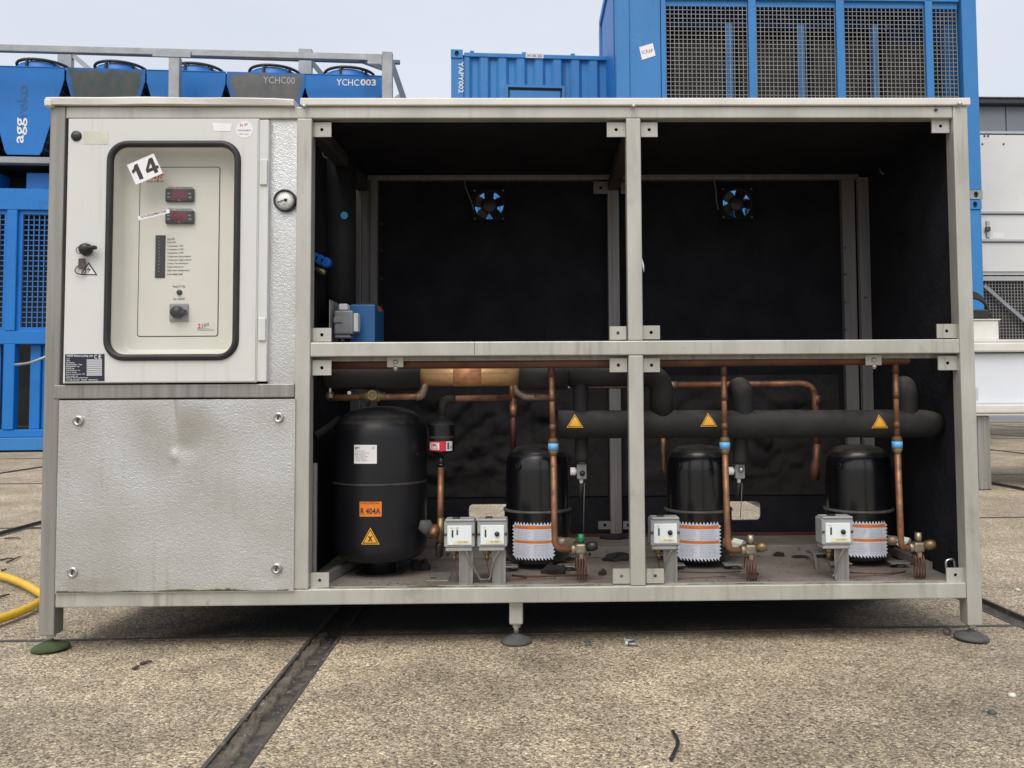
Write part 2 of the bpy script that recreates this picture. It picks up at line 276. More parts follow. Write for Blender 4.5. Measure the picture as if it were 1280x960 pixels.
    # damp dark stains
    st = N('ShaderNodeTexNoise', Scale=.55, Detail=4, Roughness=.55); L(geo.outputs['Position'], st.inputs['Vector'])
    ms = t.nodes.new('ShaderNodeMapRange'); ms.inputs[1].default_value = .58; ms.inputs[2].default_value = .72; ms.inputs[4].default_value = .38; L(st.outputs[0], ms.inputs[0])
    m3 = t.nodes.new('ShaderNodeMix'); m3.data_type = 'RGBA'; L(ms.outputs[0], m3.inputs[0]); L(m2.outputs[2], m3.inputs[6]); m3.inputs[7].default_value = (.09, .085, .085, 1)
    # damp stain and painted-in shade below the unit, with a wandering rim
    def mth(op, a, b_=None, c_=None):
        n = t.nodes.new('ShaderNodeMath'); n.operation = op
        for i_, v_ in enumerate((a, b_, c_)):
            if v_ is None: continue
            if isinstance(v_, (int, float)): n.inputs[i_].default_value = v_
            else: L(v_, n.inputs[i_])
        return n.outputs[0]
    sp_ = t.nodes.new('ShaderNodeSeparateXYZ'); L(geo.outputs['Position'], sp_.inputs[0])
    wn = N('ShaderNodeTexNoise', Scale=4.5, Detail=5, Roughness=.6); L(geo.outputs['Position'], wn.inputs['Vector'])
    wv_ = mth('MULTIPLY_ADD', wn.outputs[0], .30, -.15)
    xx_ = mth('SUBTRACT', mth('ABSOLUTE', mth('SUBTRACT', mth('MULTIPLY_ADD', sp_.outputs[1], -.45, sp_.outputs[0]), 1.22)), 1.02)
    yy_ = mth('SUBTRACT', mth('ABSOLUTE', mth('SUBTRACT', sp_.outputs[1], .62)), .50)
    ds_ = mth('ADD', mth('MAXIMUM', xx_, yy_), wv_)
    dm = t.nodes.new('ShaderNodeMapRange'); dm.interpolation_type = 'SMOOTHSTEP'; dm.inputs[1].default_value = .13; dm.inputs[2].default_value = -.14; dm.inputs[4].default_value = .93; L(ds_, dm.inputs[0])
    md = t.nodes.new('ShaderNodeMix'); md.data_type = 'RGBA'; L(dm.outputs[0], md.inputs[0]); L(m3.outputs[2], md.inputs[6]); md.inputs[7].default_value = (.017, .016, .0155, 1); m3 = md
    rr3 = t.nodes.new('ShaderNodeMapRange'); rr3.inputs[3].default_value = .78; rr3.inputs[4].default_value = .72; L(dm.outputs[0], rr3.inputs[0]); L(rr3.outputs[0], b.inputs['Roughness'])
    tone = t.nodes.new('ShaderNodeMapRange'); tone.inputs[3].default_value = .92; tone.inputs[4].default_value = 1.06; L(oi.outputs['Random'], tone.inputs[0])
    m4 = t.nodes.new('ShaderNodeMix'); m4.data_type = 'RGBA'; m4.blend_type = 'MULTIPLY'; m4.inputs[0].default_value = 1; L(m3.outputs[2], m4.inputs[6]); L(tone.outputs[0], m4.inputs[7])
    L(m4.outputs[2], b.inputs['Base Color']); b.inputs['Specular IOR Level'].default_value = .3
    bn = t.nodes.new('ShaderNodeBump'); bn.inputs['Strength'].default_value = .7; bn.inputs['Distance'].default_value = .004; bn.invert = True
    L(v.outputs['Distance'], bn.inputs['Height']); L(bn.outputs[0], b.inputs['Normal'])
    return m
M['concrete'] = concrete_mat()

# ------------------------------------------------------------------ objects
BASE = {}                                     # world location of every root / part
def put(o, label=None, cat=None, group=None, kind=None):
    if label: o['label'] = label
    if cat: o['category'] = cat
    if group: o['group'] = group
    if kind: o['kind'] = kind
    return o
def thing(name, label, cat, loc, group=None, deg=0):
    o = bpy.data.objects.new(name, None); o.empty_display_size = .1; col.objects.link(o)
    o.location = loc; o.rotation_euler = (0, 0, R_(deg)); BASE[o.name] = Vector(loc) if deg == 0 else Vector((0, 0, 0))
    return put(o, label, cat, group)
def copy_tree(o, parent=None):
    c = o.copy(); col.objects.link(c)
    if parent is not None:
        c.parent = parent
    BASE[c.name] = BASE.get(o.name, Vector())
    for ch in list(o.children): copy_tree(ch, c)
    return c

class MB:
    def __init__(s): s.bm = bmesh.new()
    def _new(s, verts, faces, smooth=False):
        vs_ = [s.bm.verts.new(v) for v in verts]
        for f in faces:
            try:
                fc = s.bm.faces.new([vs_[i] for i in f]); fc.smooth = smooth
            except ValueError: pass
        return vs_
    def box(s, x0, x1, y0, y1, z0, z1, bev=0, seg=1):
        if x1 < x0: x0, x1 = x1, x0
        if y1 < y0: y0, y1 = y1, y0
        if z1 < z0: z0, z1 = z1, z0
        b = bmesh.new() if bev else s.bm
        vv = [b.verts.new(p) for p in ((x0, y0, z0), (x1, y0, z0), (x1, y1, z0), (x0, y1, z0), (x0, y0, z1), (x1, y0, z1), (x1, y1, z1), (x0, y1, z1))]
        for f in ((3, 2, 1, 0), (4, 5, 6, 7), (0, 1, 5, 4), (1, 2, 6, 5), (2, 3, 7, 6), (3, 0, 4, 7)): b.faces.new([vv[i] for i in f])
        if bev:
            bev = min(bev, .45*min(x1-x0, y1-y0, z1-z0))
            bmesh.ops.bevel(b, geom=b.edges[:], offset=bev, segments=seg, profile=.5, affect='EDGES')
            s.merge(b)
        return s
    def merge(s, b, Mx=None):
        mp_ = {}
        for v in b.verts: mp_[v] = s.bm.verts.new(Mx @ v.co if Mx else v.co)
        for f in b.faces:
            n = s.bm.faces.new([mp_[v] for v in f.verts]); n.smooth = f.smooth
        b.free()
    def rot(s, Mx):
        bmesh.ops.transform(s.bm, matrix=Mx, verts=s.bm.verts[:]); return s
    def bar(s, p, q, wx, wy, up=(0, 0, 1), bev=0):
        """a box of section wx by wy from p to q"""
        p, q = Vector(p), Vector(q); d = (q-p); l = d.length; d.normalize()
        a = Vector(up).cross(d)
        if a.length < 1e-4: a = Vector((1, 0, 0)).cross(d)
        a.normalize(); c = d.cross(a)
        b = MB(); b.box(-wx/2, wx/2, -wy/2, wy/2, 0, l, bev)
        Mx = Matrix(((a.x, c.x, d.x, p.x), (a.y, c.y, d.y, p.y), (a.z, c.z, d.z, p.z), (0, 0, 0, 1)))
        s.merge(b.bm, Mx); return s
    def prism(s, poly, y0, y1):
        """poly: list of (x, z), counter-clockwise seen from -Y; extruded from y0 to y1"""
        n = len(poly)
        V = [(x, y0, z) for x, z in poly] + [(x, y1, z) for x, z in poly]
        s._new(V, [tuple(range(n)), tuple(range(2*n-1, n-1, -1))] + [(i, i+n, (i+1) % n+n, (i+1) % n) for i in range(n)]); return s
    def tube(s, pts, r, n=12, caps=True, smooth=True):
        P = [Vector(p) for p in pts]; rr = r if isinstance(r, (list, tuple)) else [r]*len(P)
        T = []
        for i in range(len(P)):
            a = P[max(i-1, 0)]; b = P[min(i+1, len(P)-1)]; T.append((b-a).normalized())
        u = T[0].orthogonal().normalized(); V = []
        for i, p in enumerate(P):
            if i:
                u = (u - T[i]*u.dot(T[i])).normalized()
            v = T[i].cross(u)
            for k in range(n):
                a = 2*math.pi*k/n; V.append(p + (u*math.cos(a)+v*math.sin(a))*rr[i])
        Fc = [(i*n+k, i*n+(k+1) % n, (i+1)*n+(k+1) % n, (i+1)*n+k) for i in range(len(P)-1) for k in range(n)]
        vv = s._new(V, Fc, smooth)
        if caps:
            for ring in (vv[:n][::-1], vv[-n:]):
                try: s.bm.faces.new(ring)
                except ValueError: pass
        return s
    def cyl(s, p, q, r, n=20, r2=None): return s.tube([p, q], [r, r if r2 is None else r2], n)
    def lathe(s, prof, c=(0, 0, 0), n=40, axis='z', smooth=True):
        c = Vector(c); V = []; m = len(prof)
        for k in range(n):
            a = 2*math.pi*k/n
            for r, h in prof:
                x, y = r*math.cos(a), r*math.sin(a)
                V.append(c + (Vector((x, y, h)) if axis == 'z' else Vector((x, -h, y)) if axis == 'y' else Vector((h, x, y))))
        Fc = [(k*m+i, ((k+1) % n)*m+i, ((k+1) % n)*m+i+1, k*m+i+1) for k in range(n) for i in range(m-1)]
        s._new(V, Fc, smooth); bmesh.ops.remove_doubles(s.bm, verts=s.bm.verts[:], dist=1e-6); return s
    def disc(s, x, y, z, r, n=16, th=.001):
        s.tube([(x, y+th, z), (x, y, z)], r, n, smooth=False); return s
    def quad(s, a, b, c, d): s._new([a, b, c, d], [(0, 1, 2, 3)]); return s
    def patch(s, cx, cy, r, a0, a1, z0, z1, n=10, zig=0, m=1):
        """a curved sticker on an upright cylinder; angles in degrees from the camera side (-Y), positive to +X"""
        V = []; 
        for j in range(2):
            for i in range(n+1):
                a = R_(a0+(a1-a0)*i/n); z = z0 if j == 0 else z1
                V.append((cx+r*math.sin(a), cy-r*math.cos(a), z))
        s._new(V, [(i, i+1, n+1+i+1, n+1+i) for i in range(n)], True)
        if zig:
            for i in range(zig):
                for (zz, sg) in ((z0, -1), (z1, 1)):
                    t0, t1 = a0+(a1-a0)*i/zig, a0+(a1-a0)*(i+1)/zig
                    h = (a1-a0)*math.pi/180*r/zig*.9
                    A = [(t0, zz), (t1, zz), (t1 if sg < 0 else t0, zz+sg*h)]
                    if sg > 0: A = [A[0], A[1], (t0+(t1-t0)*.5, zz+h)]
                    s._new([(cx+r*math.sin(R_(a)), cy-r*math.cos(R_(a)), z) for a, z in A], [(0, 1, 2)])
            k = max(3, int(zig*(z1-z0)/((a1-a0)*math.pi/180*r)))
            for i in range(k):
                for (aa, sg) in ((a0, -1), (a1, 1)):
                    t0, t1 = z0+(z1-z0)*i/k, z0+(z1-z0)*(i+1)/k; da = sg*math.degrees((t1-t0)*.8/r)
                    s._new([(cx+r*math.sin(R_(a)), cy-r*math.cos(R_(a)), z) for a, z in ((aa, t0), (aa, t1), (aa+da, (t0+t1)/2))], [(0, 1, 2)])
        return s
    def text(s, body, x0, x1, z0, z1, y, rot=0, bold=0, fit=True, cyl=None, shear=0):
        """flat lettering that fills the box (x0..x1, z0..z1) in the plane y, turned by rot degrees about its centre"""
        cu = bpy.data.curves.new('lettering', 'FONT'); cu.body = body; cu.size = 1; cu.resolution_u = 2; cu.offset = bold; cu.shear = shear
        ob = bpy.data.objects.new('lettering', cu); me = bpy.data.meshes.new_from_object(ob)
        xs = [v.co.x for v in me.vertices]; ys = [v.co.y for v in me.vertices]
        if not xs: return s
        ax, bx, ay, by = min(xs), max(xs), min(ys), max(ys); wd, hd = x1-x0, z1-z0
        if fit: kx, ky = wd/(bx-ax), hd/(by-ay)
        else: kx = ky = hd/(by-ay)
        cx, cz = (x0+x1)/2, (z0+z1)/2; ca, sa = math.cos(R_(rot)), math.sin(R_(rot)); V = []
        for v in me.vertices:
            lx = (v.co.x-(ax+bx)/2)*kx if fit else (v.co.x-ax)*kx-wd/2
            lz = (v.co.y-(ay+by)/2)*ky
            X, Z = cx+lx*ca-lz*sa, cz+lx*sa+lz*ca
            if cyl: a = (X-cyl[0])/cyl[2]; V.append((cyl[0]+cyl[2]*math.sin(a), cyl[1]-cyl[2]*math.cos(a), Z))
            else: V.append((X, y, Z))
        s._new(V, [tuple(p.vertices) for p in me.polygons])
        bpy.data.objects.remove(ob); bpy.data.meshes.remove(me); bpy.data.curves.remove(cu); return s
    def build(s, name, m, parent=None, label=None, cat=None, group=None, kind=None, smooth_angle=None, keep=False):
        """links everything gathered so far as ONE object; coordinates were world coordinates, the parent's place is taken off"""
        if parent is not None:
            off = BASE.get(parent.name, Vector())
            if off.length: bmesh.ops.translate(s.bm, vec=-off, verts=s.bm.verts[:])
        me = bpy.data.meshes.new(name); s.bm.normal_update(); s.bm.to_mesh(me); s.bm.free()
        me.materials.append(m if not isinstance(m, str) else M[m])
        o = bpy.data.objects.new(name, me); col.objects.link(o)
        if parent is not None: o.parent = parent; BASE[o.name] = BASE.get(parent.name, Vector())
        else: BASE[o.name] = Vector()
        return put(o, label, cat, group, kind)

def rrect(x0, x1, z0, z1, r, n=6):
    P = []
    for cx, cz, a in ((x1-r, z0+r, -90), (x1-r, z1-r, 0), (x0+r, z1-r, 90), (x0+r, z0+r, 180)):
        for k in range(n+1):
            t = R_(a+90*k/n); P.append((cx+r*math.cos(t), cz+r*math.sin(t)))
    return P
def loft(mb, rings, smooth=False, cap0=False, cap1=False):
    """rings: equally long lists of 3D points"""
    n = len(rings[0]); V = [p for r in rings for p in r]
    Fc = [(i*n+k, i*n+(k+1) % n, (i+1)*n+(k+1) % n, (i+1)*n+k) for i in range(len(rings)-1) for k in range(n)]
    vv = mb._new(V, Fc, smooth)
    if cap0: mb.bm.faces.new(vv[:n][::-1])
    if cap1: mb.bm.faces.new(vv[-n:])
def ring3(poly, y): return [(x, y, z) for x, z in poly]
def holed_plate(outer, holes, y0, y1):
    """plate in XZ with real holes cut through"""
    mb = MB(); b = mb.bm; loops = [outer]+holes; E = []; LV = []
    for lp in loops:
        vv = [b.verts.new((x, y0, z)) for x, z in lp]; LV.append(vv)
        for i in range(len(vv)): E.append(b.edges.new((vv[i], vv[(i+1) % len(vv)])))
    bmesh.ops.triangle_fill(b, use_beauty=True, use_dissolve=False, edges=E, normal=(0, -1, 0))
    fs = b.faces[:]
    r = bmesh.ops.extrude_face_region(b, geom=fs)
    bmesh.ops.translate(b, vec=(0, y1-y0, 0), verts=[v for v in r['geom'] if isinstance(v, bmesh.types.BMVert)])
    bmesh.ops.recalc_face_normals(b, faces=b.faces[:])
    return mb
def circ(x, z, r, n=32): return [(x+r*math.cos(2*math.pi*k/n), z+r*math.sin(2*math.pi*k/n)) for k in range(n)]
def smooth_path(pts, k=6):
    """Catmull-Rom through the points"""
    P = [Vector(p) for p in pts]; P = [P[0]*2-P[1]]+P+[P[-1]*2-P[-2]]; out_ = []
    for i in range(1, len(P)-2):
        for j in range(k):
            t = j/k; a, b, c, d = P[i-1:i+3]
            out_.append(.5*((2*b)+(c-a)*t+(2*a-5*b+4*c-d)*t*t+(3*b-a-3*c+d)*t**3))
    out_.append(P[-2]); return out_
def bend(pts, r, k=6):
    """straight runs with rounded corners of radius r"""
    P = [Vector(p) for p in pts]; o = [P[0]]
    for i in range(1, len(P)-1):
        a = (P[i-1]-P[i]); b = (P[i+1]-P[i]); q = min(r, a.length*.49, b.length*.49); a.normalize(); b.normalize()
        s0, s1 = P[i]+a*q, P[i]+b*q
        for j in range(k+1):
            t = j/k; o.append(s0*(1-t)**2+P[i]*2*t*(1-t)+s1*t*t)
    o.append(P[-1]); return o
def pw(px, py, Y): return at(px, py, Y)

exec_parts = []
# ================================================================== GROUND
ground = MB(); ground.box(-300, 300, -60, 500, -.4, -.05)
ground = ground.build('ground', 'earth', kind='structure')
def yard():
    pav = bpy.data.objects.new('pavement', None); col.objects.link(pav); put(pav, kind='structure')
    fill = MB(); fill.box(-60, 60, -8, 60, -.045, -.014)
    fill.build('joint_filler', 'groove', pav)
    rows = [-4.9, -2.15, .135, 2.34, 4.78, 7.72, 10.3, 12.9, 15.5, 18.2, 21, 24, 27, 30]
    sk = math.tan(R_(3.6)); rc = math.tan(R_(.95))
    pitch = 2.075; gw = .072
    gA = (gr(391, 795)+gr(426, 795))/2; gB = (gr(251, 959)+gr(313, 959))/2; sk = -(gA.x-gB.x)/(gA.y-gB.y)
    x0 = gA.x+gA.y*sk                          # the wide joint in front, carried to y = 0
    def cj(x, y): return (x - (y-.135)*0 , y)
    for i in range(len(rows)-1):
        ya, yb = rows[i]+.004, rows[i+1]-.004
        mesh = {}
        for j in range(-6, 8):
            xa, xb = x0+j*pitch+gw/2, x0+(j+1)*pitch-gw/2
            xm = (xa+xb)/2; ym = (ya+yb)/2
            px = lambda x, y: x-(y)*sk
            py = lambda x, y: y+(x-.7)*rc
            cx, cy = px(xm, ym), py(xm, ym)
            ew = .009
            if 'slab' not in mesh:
                def corner(x, y): return (px(x, y)-cx, py(x, y)-cy)
                m = MB(); A = [corner(xa+ew, ya+ew), corner(xb-ew, ya+ew), corner(xb-ew, yb-ew), corner(xa+ew, yb-ew)]
                m._new([(*p, -.1) for p in A]+[(*p, 0) for p in A], [(4, 5, 6, 7), (0, 1, 5, 4), (1, 2, 6, 5), (2, 3, 7, 6), (3, 0, 4, 7)])
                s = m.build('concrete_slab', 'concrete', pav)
                e = MB(); O = [corner(xa, ya), corner(xb, ya), corner(xb, yb), corner(xa, yb)]
                V = [(*p, -.1) for p in O]+[(*p, .0025) for p in O]+[(*p, .0025) for p in A]+[(*p, -.02) for p in A]
                e._new(V, [(k, (k+1) % 4, (k+1) % 4+4, k+4) for k in range(4)]+[(k+4, (k+1) % 4+4, (k+1) % 4+8, k+8) for k in range(4)]+[(k+8, (k+1) % 4+8, (k+1) % 4+12, k+12) for k in range(4)])
                ed = e.build('edge_frame', 'slab_edge', s)
                mesh['slab'] = (s, ed)
            else:
                s = mesh['slab'][0].copy(); col.objects.link(s); s.parent = pav
                ed = mesh['slab'][1].copy(); col.objects.link(ed); ed.parent = s
            s.location = (cx, cy, random.uniform(-.003, .003)*(0 if i < 2 else 1))
yard()
def dirt_strip():
    pav = bpy.data.objects['pavement']; m = MB(); n = 150; k = 9; V = []
    A0, A1 = gr(252, 962), gr(393, 790)
    A0 = A0+(A0-A1)*.9; d = (A1-A0); q = Vector((d.y, -d.x, 0)).normalized()
    for i in range(n+1):
        p = A0+d*(i/n); wv = .020+.010*noise.noise((i*.11, 3, 0))+.007*noise.noise((i*.5, 9, 0))
        for j in range(k+1):
            t = j/k; h = -.006+.012*noise.noise((i*.35, j*.8, 1))+.006*noise.noise((i*1.1, j*1.7, 5))
            if j in (0,): h = -.001
            if j == k: h = -.02
            c_ = p+q*(.004+(wv+.016)*t); V.append((c_.x, c_.y, min(h, .001)))
    m._new(V, [(i*(k+1)+j, i*(k+1)+j+1, (i+1)*(k+1)+j+1, (i+1)*(k+1)+j) for i in range(n) for j in range(k)], True)
    bmesh.ops.recalc_face_normals(m.bm, faces=m.bm.faces[:])
    m.build('packed_dirt', 'dirt', pav, kind='stuff')
M['dirt'] = mat('packed_joint_dirt', (.16, .135, .11), .9, 0, (.085, .072, .06), 26, ncon=(.35, .65), bump=.7, bscale=90, bdist=.004, spots=[((.36, .32, .27), 60, .62, .06, .9), ((.04, .035, .03), 9, .56, .12, .8)])
dirt_strip()
def joint_grit():
    pav = bpy.data.objects['pavement']; m = MB(); rnd = random.Random(5); A0, A1 = gr(280, 960), gr(408, 797); d = A1-A0; A0 = A0-d*.6; q = Vector((d.y, -d.x, 0)).normalized()
    for i in range(260):
        c_ = A0+d*1.6*rnd.random()+q*rnd.gauss(0, .06); r_ = rnd.uniform(.001, .0034); V = []
        for k in range(5): a = 2*math.pi*k/5; w_ = r_*rnd.uniform(.6, 1.4); V.append((c_.x+w_*math.cos(a), c_.y+w_*math.sin(a), .0005))
        V.append((c_.x, c_.y, r_*rnd.uniform(.5, 1.1))); m._new(V, [(k, (k+1) % 5, 5) for k in range(5)])
    m.build('joint_grit', 'grit', pav, kind='stuff')
M['grit'] = mat('loose_grit', (.18, .155, .125), .9, 0, (.06, .055, .05), 60)
joint_grit()

# ================================================================== THE COOLING UNIT
Tb = .042                                      # tube size
XL, XR = 0.0, 2.60
XM0, XM1 = .690, .732                          # post between cabinet and machine bay
XC0, XC1 = 1.6205, 1.6620
YB = .70                                       # back frame
zbt = Z_(620, 213.5, YB); zbb = Z_(620, 224.5, YB)
zb0, zb1 = .120, .163; zm0, zm1 = .8035, .8435; zt0, zt1 = 1.478, 1.5125
FL = .155                                      # floor of the bay
unit = thing('cooling_unit', 'big steel framed cooling unit with open front bays and grey embossed panels on adjustable feet', 'cooling unit', (1.3, .35, 0))
def U(mb, name, m='frame', parent=None, **k): return mb.build(name, m, parent or unit, **k)
def bx(x0, x1, y0, y1, z0, z1, b=.003): return MB().box(x0, x1, y0, y1, z0, z1, b, 2)
U(bx(0, Tb, 0, .05, .0445, zt1-.001), 'post', 'frame_dull')
U(bx(XM0, XM1, 0, Tb, zb1+.0005, zt0-.0005), 'post')
U(bx(XC0, XC1, .001, Tb, zb1+.0005, zm0-.0005), 'post'); U(bx(XC0, XC1, .001, Tb, zm1+.0005, zt0-.0005), 'post')
U(bx(XR-Tb, XR, 0, .05, .0455, zt1-.001), 'post')
U(bx(Tb+.0005, XR-Tb-.0005, .002, Tb, zb0, zb1), 'rail')
U(bx(XM1+.0005, XR-Tb-.0005, -.001, Tb-.002, zm0, zm1), 'rail')
U(bx(Tb+.0005, XR-Tb-.0005, .002, Tb, zt0, zt1-.001), 'rail')
zr1, zr0 = Z_(200, 480.5, 0), Z_(200, 498, 0)
U(bx(.028, XM0-.0005, -.003, Tb, zr0, zr1), 'rail', 'frame_dull')
U(bx(XM1, XR-Tb, Tb, Tb+.012, zm0-.012, zm0+.01, .001), 'ledge', 'frame_dull')
# back frame
U(bx(XM0, .728, YB, YB+.04, zb1, zt0), 'back_post', 'shaded_back_steel'); U(bx(.762, .786, YB-.004, YB+.03, zb1, zt0, .001), 'back_post', 'shaded_back_steel')
cxb = X_(767, 300, YB)
U(bx(cxb-.021, cxb+.021, YB-.002, YB+.04, FL+.02, zbb-.0005), 'back_post', 'shaded_back_steel')
U(bx(cxb-.004, cxb+.006, YB-.006, YB, FL+.03, zbb-.001, .001), 'post_rib', 'shaded_back_steel')
U(bx(X_(1054, 300, YB), X_(1069.5, 300, YB), YB, YB+.03, FL+.02, zbb-.0005, .001), 'back_post', 'shaded_back_steel')
U(bx(X_(1071, 300, YB), X_(1083.5, 300, YB), YB-.03, YB-.002, FL+.02, zbb-.0005, .001), 'back_post', 'shaded_back_steel')
zbt = Z_(620, 213.5, YB); zbb = Z_(620, 224.5, YB)
U(bx(XM0+.06, XR-.06, YB-.003, YB+.03, zbb, zbt), 'back_rail', 'shaded_back_steel')
def flange_holes(px, pys, Y, nm='flange_hole'):
    for py in pys:
        p = pw(px, py, Y); MB().disc(p.x, Y-.0006, p.z, .0042, 10, .0005).build(nm, 'line', unit)
flange_holes(477, (280, 313, 348, 382, 416), YB-.0045); flange_holes(1056.5, (310, 343, 378, 412, 468, 502), YB-.0005); flange_holes(1082, (372,), YB-.0305)
for xp in (XM0+.045, cxb, ):                   # beams that run from front to back below the roof
    U(bx(xp-.02, xp+.02, Tb+.01, YB-.004, zt0-.046, zt0-.006), 'roof_beam', 'beam')
U(bx(.7285, .7615, YB+.012, YB+.03, zb1, zt0, .001), 'back_web', 'shaded_back_steel')
U(MB().box(.06, XR-.06, YB+.02, YB+.04, .025, zb0-.001), 'rear_light_block', 'frame_dull'); U(MB().box(Tb+.002, XR-Tb-.002, Tb+.002, YB+.03, zb0+.004, zb0+.010), 'underside_light_block', 'frame_dull')  # two added sheets that keep light off the ground below the unit
ps = pw(593, 437, -.0015); U(MB().box(ps.x-.0006, ps.x+.0006, -.0016, -.0008, zm0+.004, zm1-.002), 'rail_seam', 'line')
# lids
lidr = MB(); lidr.box(.700, 2.606, -.008, .78, zt1, zt1+.0215, .003, 2); lidr = U(lidr, 'lid', 'lid')
lm = MB(); n = 24
ring = []
for i in range(n+1):
    t = i/n; x = -.006+.690*t
    dz = .0015*math.sin(t*5.1)+.0007*math.sin(t*17+1)-.0035*max(0, (t-.93)/.07)+.002
    ring.append([(x, -.014+.003*math.sin(t*9), zt1+dz*.5), (x, .78, zt1+dz*.5), (x, .78, zt1+.019+dz), (x, -.012, zt1+.019+dz), (x, -.016+.002*math.sin(t*7), zt1+.015+dz)])
for i in range(n):
    a, b = ring[i], ring[i+1]
    lm._new(a+b, [(k, (k+1) % 5, 5+(k+1) % 5, 5+k) for k in range(5)])
lm._new(ring[0], [(4, 3, 2, 1, 0)]); lm._new(ring[-1], [(0, 1, 2, 3, 4)])
U(lm, 'lid', 'lid')
tab = MB(); tab.box(-.009, .012, -.017, .02, zt1-.004, zt1+.016, .003, 2); U(tab, 'lid_corner', 'lid')
for px, py in ((380.5, 133), (792, 133), (1199.5, 130)):
    p = pw(px, py, -.012); b = MB(); b.lathe([(0, .008), (.004, .007), (.0065, .003), (.0068, 0)], p, 14, 'y'); b.build('bolt', 'steel', lidr)
for px, py in ((1170, 137),):
    p = pw(px, py, 0); b = MB(); b.lathe([(0, .006), (.004, .004), (.005, 0)], p, 10, 'y'); b.build('bolt', 'dark_steel', unit)
# bracket plates (px rectangle, plane Y)
def plate(x0, y0, x1, y1, Y, m='frame', hole=True, hx=.5):
    a = pw(x0, y0, Y); b = pw(x1, y1, Y)
    hxp, hz = a.x+(b.x-a.x)*hx, (a.z+b.z)/2; hr = S_(Y)*2.2
    if hole: mb = holed_plate([(a.x, b.z), (b.x, b.z), (b.x, a.z), (a.x, a.z)], [circ(hxp, hz, hr, 12)], Y, Y+.005)
    else: mb = MB().box(a.x, b.x, Y, Y+.005, b.z, a.z, .0008)
    return U(mb, 'bracket_plate', m)
for r in ((390.5, 153, 414, 171), (758.5, 153, 782, 171), (801, 153, 822, 171), (1164.5, 149, 1187, 166), (390.5, 410, 414, 427), (762, 408, 783, 424.5), (803, 407, 825, 424),
          (1171, 405, 1196, 422.5), (390.5, 450.5, 414, 469), (762, 448, 784, 465), (804, 448, 825, 465), (1172.5, 445, 1197, 462.5),
          (388, 716, 411, 735), (766, 711, 788, 729.5), (808, 711, 830, 729), (1183, 710, 1206, 727.5)):
    plate(*r, .018)
for r in ((742, 227, 760, 242), (776, 227, 790, 242), (748, 651.5, 764, 661.5), (779, 651.5, 792, 661.5)): plate(*r, YB-.003, 'shaded_back_steel')
# roof, walls, lining
U(MB().box(XM1-.02, XR-.03, Tb+.002, YB+.04, zt0+.012, zt1-.004), 'roof_lining', 'foam_smooth')
U(MB().box(XR-.034, XR-.022, .052, YB+.04, FL+.002, zt0+.011), 'side_lining', 'foam_smooth')
U(MB().box(XR-.021, XR-.002, .052, YB+.06, zb0+.01, zt1-.004), 'side_panel', 'stucco')
U(MB().box(.664, .686, .046, YB+.04, FL+.002, zt0+.011), 'partition_lining', 'foam_smooth')
U(MB().box(.001, .013, .052, YB+.06, zb0+.01, zt1-.004), 'side_panel', 'stucco')
# back panel with two fan openings and two slots
FANX = [pw(611.5, 257, YB+.042), pw(920.5, 255, YB+.042)]
holes = [circ(p.x, p.z, .0525, 28) for p in FANX]
sl = []
for x0, y0, x1, y1 in ((586, 630.5, 640, 651), (896, 627, 951, 650)):
    a, b = pw(x0, y0, YB+.042), pw(x1, y1, YB+.042); sl.append(rrect(a.x, b.x, b.z, a.z, .016, 5))
bp = holed_plate([(.02, FL), (XR-.022, FL), (XR-.022, zt1-.005), (.02, zt1-.005)], holes+sl, YB+.042, YB+.05); U(bp, 'back_panel', 'foam_smooth')
bp = holed_plate([(.014, zb0), (XR-.022, zb0), (XR-.022, zt1-.005), (.014, zt1-.005)], holes+sl, YB+.0505, YB+.058); U(bp, 'rear_sheet', 'stucco')
def crinkled(xa, xb, za, zb_, Y, nx, nz, amp, seed):
    m = MB(); V = []
    for j in range(nz+1):
        for i in range(nx+1):
            x, z = xa+(xb-xa)*i/nx, za+(zb_-za)*j/nz
            e = min(1, 5*min(i/nx, 1-i/nx))*min(1, 4*min(j/nz, 1-j/nz))
            d = abs(noise.noise((x*9+seed, z*11, 0)))*1.2+.5*abs(noise.noise((x*24, z*26, seed)))
            V.append((x, Y-.004-amp*d*e, z))
    m._new(V, [(j*(nx+1)+i, j*(nx+1)+i+1, (j+1)*(nx+1)+i+1, (j+1)*(nx+1)+i) for j in range(nz) for i in range(nx)], True); return m
za, zz = Z_(700, 622, YB), Z_(700, 470, YB)
U(crinkled(.79, cxb-.024, za, zz, YB+.041, 80, 40, .06, 3), 'back_lining', 'foam')
U(crinkled(cxb+.024, X_(1053, 500, YB), za, zz, YB+.041, 80, 40, .05, 8), 'back_lining', 'foam')
# floor
U(MB().box(Tb, XR-.03, Tb+.001, YB+.04, FL-.012, FL), 'floor_plate', 'floor_plate')
ya = .470
fch = MB().box(.76, XR-.09, ya, ya+.004, FL+.0005, FL+.036, .001); fch.box(.76, XR-.09, ya+.004, YB+.03, FL+.030, FL+.0355); fch = U(fch, 'floor_channel', 'floor_plate')
for px in (737, 730.5, 1020, 560):
    p = pw(px, 693, ya-.001); MB().disc(p.x, ya-.001, p.z, .006, 12).build('channel_hole', 'line', fch)
U(MB().box(.80, XR-.12, YB-.03, YB-.02, FL+.036, FL+.046), 'rust_edge', 'rust_line')
a, b = pw(1150, 692, .46), pw(1178, 710, .28)
U(MB().bar((XR-.075, .47, FL+.02), (XR-.05, .22, FL+.012), .02, .024), 'floor_angle', 'frame_dull')
U(MB().bar((.745, .08, FL+.014), (.80, .44, FL+.02), .02, .026), 'floor_angle', 'frame_dull')
